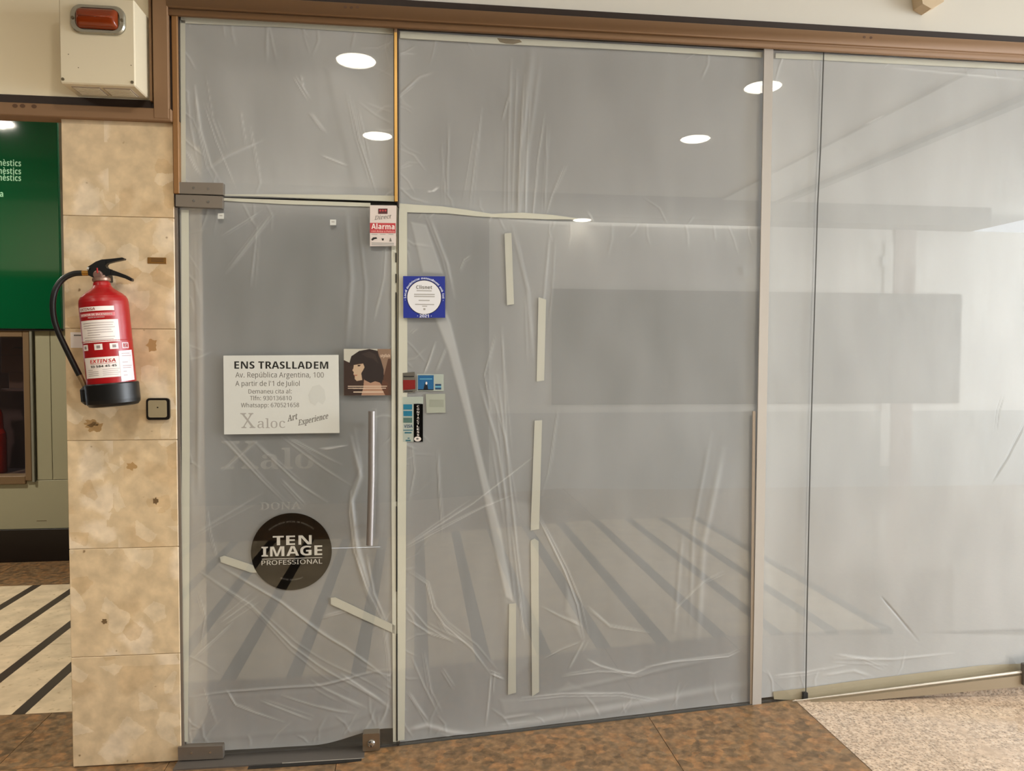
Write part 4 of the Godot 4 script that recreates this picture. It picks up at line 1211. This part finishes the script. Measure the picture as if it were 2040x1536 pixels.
func build_film() -> void:
	var f: StandardMaterial3D = M.film
	var lab := "thin milky plastic film taped up inside the glass"
	var a := thing("plastic_film", "milky plastic film behind the small pane over the door", "plastic sheet", Vector3.ZERO, lab)
	put("film", film_mesh(-0.856, -0.086, func(_x): return 2.104, func(_x): return 2.744, -0.0165, 0.46, [
		[0.006, 0.003, 0.25, 388, 170, 400, 260, 420, 330, 440, 364], [0.004, 0.002, 0.22, 405, 205, 430, 280, 470, 375], [0.004, 0.002, 0.2, 372, 300, 398, 352],
		[0.003, 0.002, 0.15, 480, 220, 492, 290], [0.004, 0.003, 0.25, 585, 155, 612, 200], [0.003, 0.003, 0.22, 600, 150, 607, 180], [0.004, 0.003, 0.22, 615, 225, 645, 265],
		[0.005, 0.004, 0.12, 695, 190, 715, 280, 750, 385], [0.005, 0.004, 0.12, 715, 220, 738, 320], [0.004, 0.002, 0.2, 640, 310, 690, 330],
		[0.003, 0.002, 0.15, 410, 150, 425, 240, 445, 300], [0.003, 0.002, 0.15, 500, 250, 520, 360], [0.005, 0.002, 0.12, 372, 160, 380, 250, 395, 330], [0.012, 0.003, 0.08, 400, 345, 450, 310, 520, 280]],
		11, [[0.06, [420, 110, 690, 120, 728, 155, 762, 210, 779, 268, 785, 385, 640, 420, 420, 400], 0.09], [0.025, [640, 130, 690, 125, 728, 155, 762, 210, 779, 268, 785, 385, 700, 385], 0.03]]), f, a)
	var d := thing("plastic_film", "crumpled milky plastic film behind the glass door", "plastic sheet", Vector3.ZERO, lab)
	put("film", film_mesh(-0.862, -0.088, func(x): return 0.026 + 0.05 * smoothstep(-0.4, -0.12, x), func(_x): return 2.088, -0.0165, 0.36, [
		[0.008, 0.004, 0.14, 542, 425, 450, 545], [0.005, 0.003, 0.12, 520, 420, 440, 470], [0.005, 0.003, 0.12, 515, 440, 500, 570],
		[0.020, 0.006, 0.16, 700, 880, 718, 960, 700, 1010, 710, 1100, 730, 1190, 748, 1235], [0.005, 0.004, 0.30, 700, 985, 697, 1030, 706, 1110, 728, 1180, 742, 1215], [0.007, 0.004, 0.22, 730, 1120, 745, 1200, 770, 1260],
		[0.004, 0.003, 0.35, 640, 897, 692, 893], [0.006, 0.004, 0.22, 440, 870, 520, 955, 565, 1000], [0.006, 0.004, 0.22, 505, 880, 590, 960, 652, 1002], [0.005, 0.003, 0.18, 560, 955, 608, 1005],
		[0.005, 0.003, 0.2, 575, 870, 630, 900, 680, 930], [0.005, 0.003, 0.2, 560, 870, 640, 930, 700, 975], [0.005, 0.003, 0.12, 440, 940, 512, 880],
		[0.006, 0.004, 0.22, 400, 1140, 500, 1205, 580, 1285, 700, 1375, 780, 1440], [0.006, 0.004, 0.22, 440, 1130, 560, 1200, 690, 1300, 782, 1385], [0.005, 0.003, 0.16, 440, 1240, 512, 1188],
		[0.006, 0.004, 0.15, 640, 1232, 705, 1225], [0.005, 0.003, 0.14, 385, 1310, 465, 1238], [0.006, 0.005, 0.2, 378, 1388, 450, 1378, 560, 1370, 780, 1358],
		[0.005, 0.003, 0.3, 452, 1375, 470, 1405, 510, 1420, 565, 1438], [0.006, 0.003, 0.28, 520, 1396, 618, 1434], [0.006, 0.003, 0.28, 620, 1355, 680, 1395, 730, 1430], [0.006, 0.003, 0.28, 680, 1350, 730, 1395, 775, 1432], [0.005, 0.003, 0.2, 560, 1385, 640, 1410, 705, 1436],
		[0.006, 0.003, 0.1, 385, 1065, 520, 985], [0.004, 0.002, 0.15, 412, 1010, 420, 1060, 435, 1115], [0.004, 0.002, 0.12, 395, 1180, 410, 1230, 400, 1290], [0.004, 0.002, 0.14, 405, 1370, 430, 1440],
		[0.02, 0.006, 0.08, 690, 420, 700, 560, 690, 690], [0.02, 0.005, 0.07, 395, 440, 400, 700, 395, 1000], [0.006, 0.003, 0.16, 745, 640, 765, 560, 770, 480], [0.006, 0.003, 0.14, 760, 1240, 775, 1330, 780, 1420]],
		23, [[0.04, [378, 1385, 780, 1360, 780, 1440, 720, 1455, 445, 1478, 378, 1480], 0.02]]), f, d)
	var ytop := func(x): return 2.093 - 0.048 * smoothstep(-0.05, 0.55, x)
	var u := thing("plastic_film", "upper milky plastic film with upright streaks on the large pane", "plastic sheet", Vector3.ZERO, lab)
	put("film", film_mesh(-0.068, 1.385, func(x): return ytop.call(x) - 0.012, func(_x): return 2.744, -0.022, 0.44, [
		[0.010, 0.004, 0.10, 1018, 120, 1014, 250, 1012, 470], [0.006, 0.004, 0.14, 1030, 140, 1024, 300, 1020, 470], [0.005, 0.003, 0.16, 1044, 150, 1036, 300, 1030, 470], [0.006, 0.003, 0.14, 1058, 180, 1050, 300, 1046, 470],
		[0.005, 0.003, 0.18, 1085, 225, 1070, 330, 1058, 470], [0.004, 0.003, 0.16, 1125, 330, 1100, 390, 1085, 440], [0.004, 0.003, 0.10, 960, 220, 935, 430], [0.005, 0.003, 0.10, 945, 270, 922, 420], [0.004, 0.003, 0.10, 895, 250, 890, 440], [0.004, 0.003, 0.10, 880, 300, 887, 430], [0.012, 0.004, 0.12, 800, 195, 835, 160, 862, 150],
		[0.003, 0.003, 0.5, 852, 404, 864, 402, 874, 393], [0.004, 0.003, 0.12, 1000, 245, 1014, 190], [0.03, 0.006, 0.07, 1060, 90, 1040, 270, 1030, 470], [0.004, 0.003, 0.10, 1090, 250, 1085, 430], [0.003, 0.002, 0.12, 795, 205, 830, 175]],
		37, [], [0.5, 0.0, 0.25]), f, u)
	var l := thing("plastic_film", "lower crumpled milky plastic film on the large pane with a long slanting fold", "plastic sheet", Vector3.ZERO, lab)
	put("film", film_mesh(-0.068, 1.385, func(x): return ramp(x) + 0.006, ytop, -0.0165, 0.40, [
		[0.012, 0.004, 0.14, 855, 430, 890, 520, 905, 590], [0.005, 0.003, 0.2, 868, 680, 855, 720, 845, 745], [0.005, 0.003, 0.16, 888, 690, 868, 740], [0.008, 0.004, 0.16, 990, 740, 1010, 900, 1030, 1100, 1050, 1270], [0.012, 0.004, 0.12, 955, 760, 990, 880, 1015, 1040],
		[0.004, 0.003, 0.26, 812, 1088, 940, 1005, 1075, 895], [0.004, 0.003, 0.24, 812, 1092, 960, 1012, 1020, 985], [0.005, 0.003, 0.12, 1112, 800, 1092, 940, 1080, 985],
		[0.006, 0.005, 0.4, 1072, 1030, 1100, 1090, 1125, 1145, 1150, 1215, 1163, 1285], [0.008, 0.004, 0.2, 1163, 1290, 1150, 1315, 1135, 1345], [0.006, 0.004, 0.2, 1158, 1260, 1120, 1240, 1080, 1216], [0.006, 0.004, 0.14, 1155, 1292, 1120, 1305, 1085, 1322],
		[0.005, 0.004, 0.35, 815, 1140, 850, 1165, 862, 1215, 885, 1248, 940, 1298, 978, 1352], [0.006, 0.004, 0.35, 978, 1352, 974, 1400, 968, 1455], [0.005, 0.003, 0.25, 812, 1205, 850, 1250, 905, 1285], [0.004, 0.003, 0.25, 812, 1235, 860, 1268, 900, 1280],
		[0.006, 0.003, 0.2, 820, 1310, 845, 1370, 872, 1425], [0.005, 0.003, 0.16, 845, 1300, 862, 1400], [0.006, 0.003, 0.2, 815, 1380, 855, 1442], [0.005, 0.003, 0.15, 882, 1335, 905, 1372], [0.005, 0.003, 0.22, 875, 1240, 890, 1262, 935, 1290],
		[0.006, 0.004, 0.30, 978, 1350, 1002, 1362], [0.007, 0.004, 0.4, 1170, 1330, 1195, 1345, 1240, 1360, 1262, 1364, 1302, 1350], [0.006, 0.004, 0.4, 1285, 1352, 1340, 1345, 1450, 1340, 1472, 1330], [0.006, 0.004, 0.35, 1040, 1402, 1120, 1398, 1240, 1404, 1280, 1415, 1310, 1422], [0.006, 0.003, 0.3, 1120, 1362, 1190, 1356, 1255, 1362],
		[0.005, 0.003, 0.26, 1172, 1225, 1215, 1265, 1292, 1281], [0.02, 0.004, 0.3, 812, 1455, 850, 1448, 900, 1466, 950, 1472], [0.012, 0.004, 0.2, 1000, 1442, 1060, 1436], [0.035, 0.006, 0.16, 930, 1472, 1100, 1450, 1300, 1424, 1490, 1400],
		[0.004, 0.003, 0.18, 915, 535, 925, 510, 938, 500], [0.005, 0.003, 0.12, 820, 665, 832, 655], [0.012, 0.004, 0.08, 1020, 430, 1050, 560, 1060, 700], [0.004, 0.003, 0.14, 985, 660, 965, 740, 980, 820], [0.006, 0.003, 0.14, 1000, 640, 1010, 900], [0.01, 0.004, 0.10, 1095, 440, 1085, 560, 1075, 640],
		[0.03, 0.006, 0.10, 1440, 900, 1400, 1100, 1390, 1300], [0.006, 0.003, 0.12, 1340, 1240, 1400, 1180, 1440, 1160], [0.005, 0.003, 0.14, 820, 880, 826, 940, 815, 1000], [0.004, 0.003, 0.16, 870, 900, 876, 1000, 882, 1075], [0.006, 0.003, 0.2, 1035, 1200, 1045, 1280], [0.006, 0.003, 0.16, 1020, 1060, 1030, 1150, 1045, 1250]],
		51, [[0.21, [835, 560, 868, 560, 900, 640, 925, 740, 960, 900, 1000, 1060, 1022, 1185, 1026, 1210, 1004, 1195, 985, 1110, 955, 960, 925, 830, 890, 700], 0.012],
			[0.12, [815, 440, 850, 445, 885, 545, 840, 545], 0.008], [0.13, [1125, 1150, 1150, 1210, 1164, 1290, 1156, 1292, 1122, 1230], 0.02], [0.05, [960, 980, 1070, 1000, 1070, 1330, 1010, 1380, 985, 1110], 0.03], [0.06, [1130, 1370, 1180, 1395, 1260, 1408, 1290, 1420, 1000, 1440, 990, 1400, 1100, 1396], 0.02]], [0.6, 0.0, 0.4]), f, l)  # the small triangle is painted sheen, the others are lapped film
	var r := thing("plastic_film", "smoother milky plastic film behind the two right-hand panes", "plastic sheet", Vector3.ZERO, lab)
	put("film", film_mesh(1.39, 3.44, func(x): return ramp(x) + 0.015 + 0.04 * maxf(0.0, x - 1.56), func(_x): return 2.744, -0.0165, 0.57, [
		[0.006, 0.003, 0.3, 1542, 1348, 1600, 1345, 1640, 1338], [0.007, 0.004, 0.2, 1665, 1312, 1720, 1322, 1760, 1340], [0.008, 0.004, 0.15, 1660, 1320, 1780, 1326, 1900, 1318], [0.005, -0.005, -0.12, 1755, 1198, 1790, 1240, 1830, 1290], [0.005, -0.005, -0.12, 1975, 978, 2005, 930, 2045, 850], [0.004, -0.004, -0.1, 1985, 870, 1990, 830, 2000, 800],
		[0.012, 0.004, 0.15, 1640, 1352, 1700, 1345, 1740, 1360], [0.004, 0.002, 0.2, 1725, 248, 1762, 230], [0.006, 0.003, 0.12, 1780, 135, 2040, 160]], 67, [], [0.0, 0.0, 0.25]), f, r)

# ---------------------------------------------------------------- passage on the left
func build_passage() -> void:
	var z := -3.04
	var w := structure("wall_passage", "cream metal panelled wall with a black plinth at the end of the passage", "wall")
	put("backing", box_mesh(Vector3(-5.2, 0.0, z - 0.66), Vector3(-1.2, 3.62, z - 0.6)), M.cream_metal, w)
	put("plinth", box_mesh(Vector3(-5.2, 0.0, z - 0.12), Vector3(-1.2, 0.24, z + 0.01)), M.black_plinth, w)
	put("lower_panel", box_mesh(Vector3(-5.2, 0.242, z - 0.12), Vector3(-1.2, 0.600, z), 0.002), M.cream_metal, w)
	put("upright_panel", box_mesh(Vector3(P(71, 800, z).x, 0.603, z - 0.12), Vector3(P(101.5, 800, z).x, 1.71, z), 0.002), M.cream_metal, w)
	put("upright_panel", box_mesh(Vector3(P(102.5, 800, z).x, 0.603, z - 0.12), Vector3(-1.2, 1.71, z), 0.002), M.cream_metal, w)
	put("scratch", box_mesh(P(73, 1038.5, z) - Vector3(0, 0, 0.001), P(93, 1037, z) + Vector3(0, 0, 0.0006), 0.0002), mat("scratch_brown", Color(0.35, 0.28, 0.17), 0.7), w)
	var v := structure("window_5", "small dark display window in a tan wooden frame at the left picture edge", "window")
	var x1 := P(63, 800, z).x
	var xi := P(50, 800, z).x
	put("jamb", box_mesh(Vector3(xi, 0.60, z - 0.12), Vector3(x1, 1.70, z + 0.02), 0.004), M.wood_tan, v)
	put("head", box_mesh(Vector3(-4.2, 1.648, z - 0.12), Vector3(xi, 1.70, z + 0.019), 0.004), M.wood_tan, v)
	put("foot", box_mesh(Vector3(-4.2, 0.575, z - 0.12), Vector3(xi, 0.636, z + 0.019), 0.004), M.wood_tan, v)
	put("metal_edge", box_mesh(Vector3(P(64, 800, z).x, 0.59, z - 0.12), Vector3(P(69, 800, z).x, 1.705, z + 0.024), 0.002), mat("pale_metal", Color(0.56, 0.56, 0.51), 0.4, 0.3), v)
	put("glass", box_mesh(Vector3(-4.2, 0.63, z - 0.014), Vector3(xi, 1.65, z - 0.006), 0.0005), M.glass, v)
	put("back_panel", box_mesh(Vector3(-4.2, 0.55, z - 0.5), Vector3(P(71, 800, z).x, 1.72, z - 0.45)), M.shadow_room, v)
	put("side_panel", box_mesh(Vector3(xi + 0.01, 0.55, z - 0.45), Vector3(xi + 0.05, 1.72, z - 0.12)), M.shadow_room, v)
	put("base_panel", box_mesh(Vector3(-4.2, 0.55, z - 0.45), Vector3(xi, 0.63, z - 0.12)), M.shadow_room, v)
	var bz := z - 0.3
	var b := thing("cardboard_box", "brown printed carton in the upper part of the small display window", "box", P(36, 742, bz))
	put("carton", box_mesh(Vector3(-0.10, 0.0, -0.06), Vector3(0.09, 0.28, 0.04), 0.003), mat("carton", Color(0.22, 0.125, 0.085), 0.8), b)
	put("flap_line", box_mesh(Vector3(-0.10, 0.13, 0.04), Vector3(0.09, 0.133, 0.0412), 0.0005), mat("carton_dark", Color(0.13, 0.08, 0.06), 0.8), b)
	put("print_mark", prism(PackedVector2Array([Vector2(-0.03, 0.17), Vector2(0.0, 0.185), Vector2(0.05, 0.18), Vector2(0.06, 0.19), Vector2(0.0, 0.195)]), 0.04, 0.0412), M.carton_dark, b)
	var lb := thing("cardboard_box", "lower brown carton carrying the printed one in the small display window", "box", P(40, 774, bz))
	put("carton", box_mesh(Vector3(-0.06, 0.0, -0.06), Vector3(0.075, P(40, 742, bz).y - P(40, 774, bz).y, 0.04), 0.003), M.carton, lb)
	put("shelf", box_mesh(Vector3(-0.11, -0.02, -0.14), Vector3(0.09, 0.0, 0.05), 0.002), M.shadow_room, lb)
	var e := thing("fire_extinguisher", "dark red extinguisher standing inside the small display window", "fire extinguisher", Vector3(P(10, 930, bz).x - 0.03, 0.63, bz + 0.1))
	var er := mat("dark_red", Color(0.50, 0.085, 0.04), 0.25)
	put("cylinder", lathe([[0.0, 0.0], [0.085, 0.0], [0.088, 0.012], [0.088, 0.26], [0.084, 0.30], [0.07, 0.335], [0.066, 0.44], [0.055, 0.475], [0.03, 0.50], [0.0, 0.5]], 36), er, e)
	put("valve", lathe([[0.0, 0.49], [0.03, 0.49], [0.032, 0.53], [0.045, 0.55], [0.045, 0.62], [0.02, 0.65], [0.0, 0.65]], 24), M.black_plastic, e)
	put("gauge", lathe([[0.0, 0.49], [0.018, 0.492], [0.02, 0.51], [0.012, 0.53], [0.0, 0.53]], 20), M.chrome, e, Vector3(0.055, 0.05, 0.05))
	put("handle", box_mesh(Vector3(-0.06, 0.64, -0.015), Vector3(0.05, 0.68, 0.015), 0.006), M.label_white, e)
	# green sign
	var gx := P(117.5, 450, z + 0.04).x
	var gy := P(60, 655, z + 0.04).y
	var g := thing("green_sign", "large glossy green sign board with pale lettering over the passage wall", "sign", Vector3(gx, gy, z))
	put("board", box_mesh(Vector3(-2.55, 0.0, 0.0), Vector3(0.0, 1.85, 0.04), 0.002), M.green_panel, g)
	put("under_shadow", box_mesh(Vector3(-2.55, -0.014, 0.0), Vector3(0.0, -0.002, 0.03), 0.001), M.gap_dark, g)  # dark strip painted in as the shadow line under the board
	var zt := z + 0.0412
	for q in [[42.0, 329.5, "domèstics"], [42.0, 345.5, "domèstics"], [42.0, 359, "domèstics"], [6.5, 391.5, "roba"]]:
		var cap := 12.5
		var wd: float = 66.0 if q[2] == "domèstics" else 31.0
		print_line(q[2], q[0] - wd, q[0], q[1], cap, zt, M.green_ink, g, true)

# ---------------------------------------------------------------- scene
func _ready() -> void:
	rng.seed = 4
	axes(deg_to_rad(7.05), deg_to_rad(-2.177), deg_to_rad(0.191))
	var cam := Camera3D.new()
	cam.name = "camera"
	cam.transform = Transform3D(Basis(right_axis, up_axis, -fwd_axis), EYE)
	cam.fov = rad_to_deg(2.0 * atan(768.0 / FOCAL))
	cam.near = 0.05
	cam.current = true
	add_child(cam)
	var env := Environment.new()
	env.background_mode = Environment.BG_COLOR
	env.background_color = Color(0.93, 0.965, 1.0)
	env.background_energy_multiplier = 3.5
	env.tonemap_mode = Environment.TONE_MAPPER_LINEAR
	env.tonemap_exposure = 1.19
	env.sdfgi_enabled = true
	env.ssao_enabled = true
	env.ssil_enabled = true
	var we := WorldEnvironment.new()
	we.name = "surroundings"
	we.environment = env
	add_child(we)
	var day := AreaLight3D.new()   # daylight entering by the open street end
	day.name = "street_daylight"
	day.area_size = Vector2(6.0, 4.2)
	day.position = Vector3(9.6, 2.1, 2.0)
	day.rotation.y = PI / 2
	day.light_color = Color(0.95, 0.975, 1.0)
	day.light_energy = 100.0
	day.area_range = 30
	day.shadow_enabled = true
	add_child(day)
	make_materials()
	build_shell()
	build_floor()
	build_trims()
	downlight(-0.335, 1.474, CEIL, "round ceiling downlight reflected highest, in the pane over the door", 1.75)
	downlight(-0.291, 2.948, CEIL, "round ceiling downlight reflected lower in the pane over the door", 1.75)
	downlight(2.09, 2.706, CEIL, "round ceiling downlight reflected left of the pale cover strip", 1.75)
	downlight(2.096, 1.574, CEIL, "round ceiling downlight whose reflection is crossed by the pale cover strip", 1.75)
	downlight(1.71, 4.96, 2.945, "farthest small downlight, reflected as a thin oval by the wrinkled tape", 0.1, 0.86)
	downlight(-2.74, 1.5, CEIL, "added unseen ceiling downlight in front of the passage", 1.6)  # extra lamp added to light the floor and pier
	downlight(-2.74, 2.9, CEIL, "added unseen ceiling downlight on the far left", 1.75)  # second added lamp on the left, continuing the grid
	downlight(4.5, 1.55, CEIL - 0.02, "added unseen ceiling downlight near the street end", 1.75)  # added lamp at the street end, never seen
	downlight(-3.70, -1.44, 3.6, "round ceiling downlight in the passage, reflected in the green sign", 8.0)
	build_glass()
	build_film()
	build_passage()
	build_alarm_box()
	build_extinguisher()
	build_pier_bits()
	build_stickers()
	build_tapes()
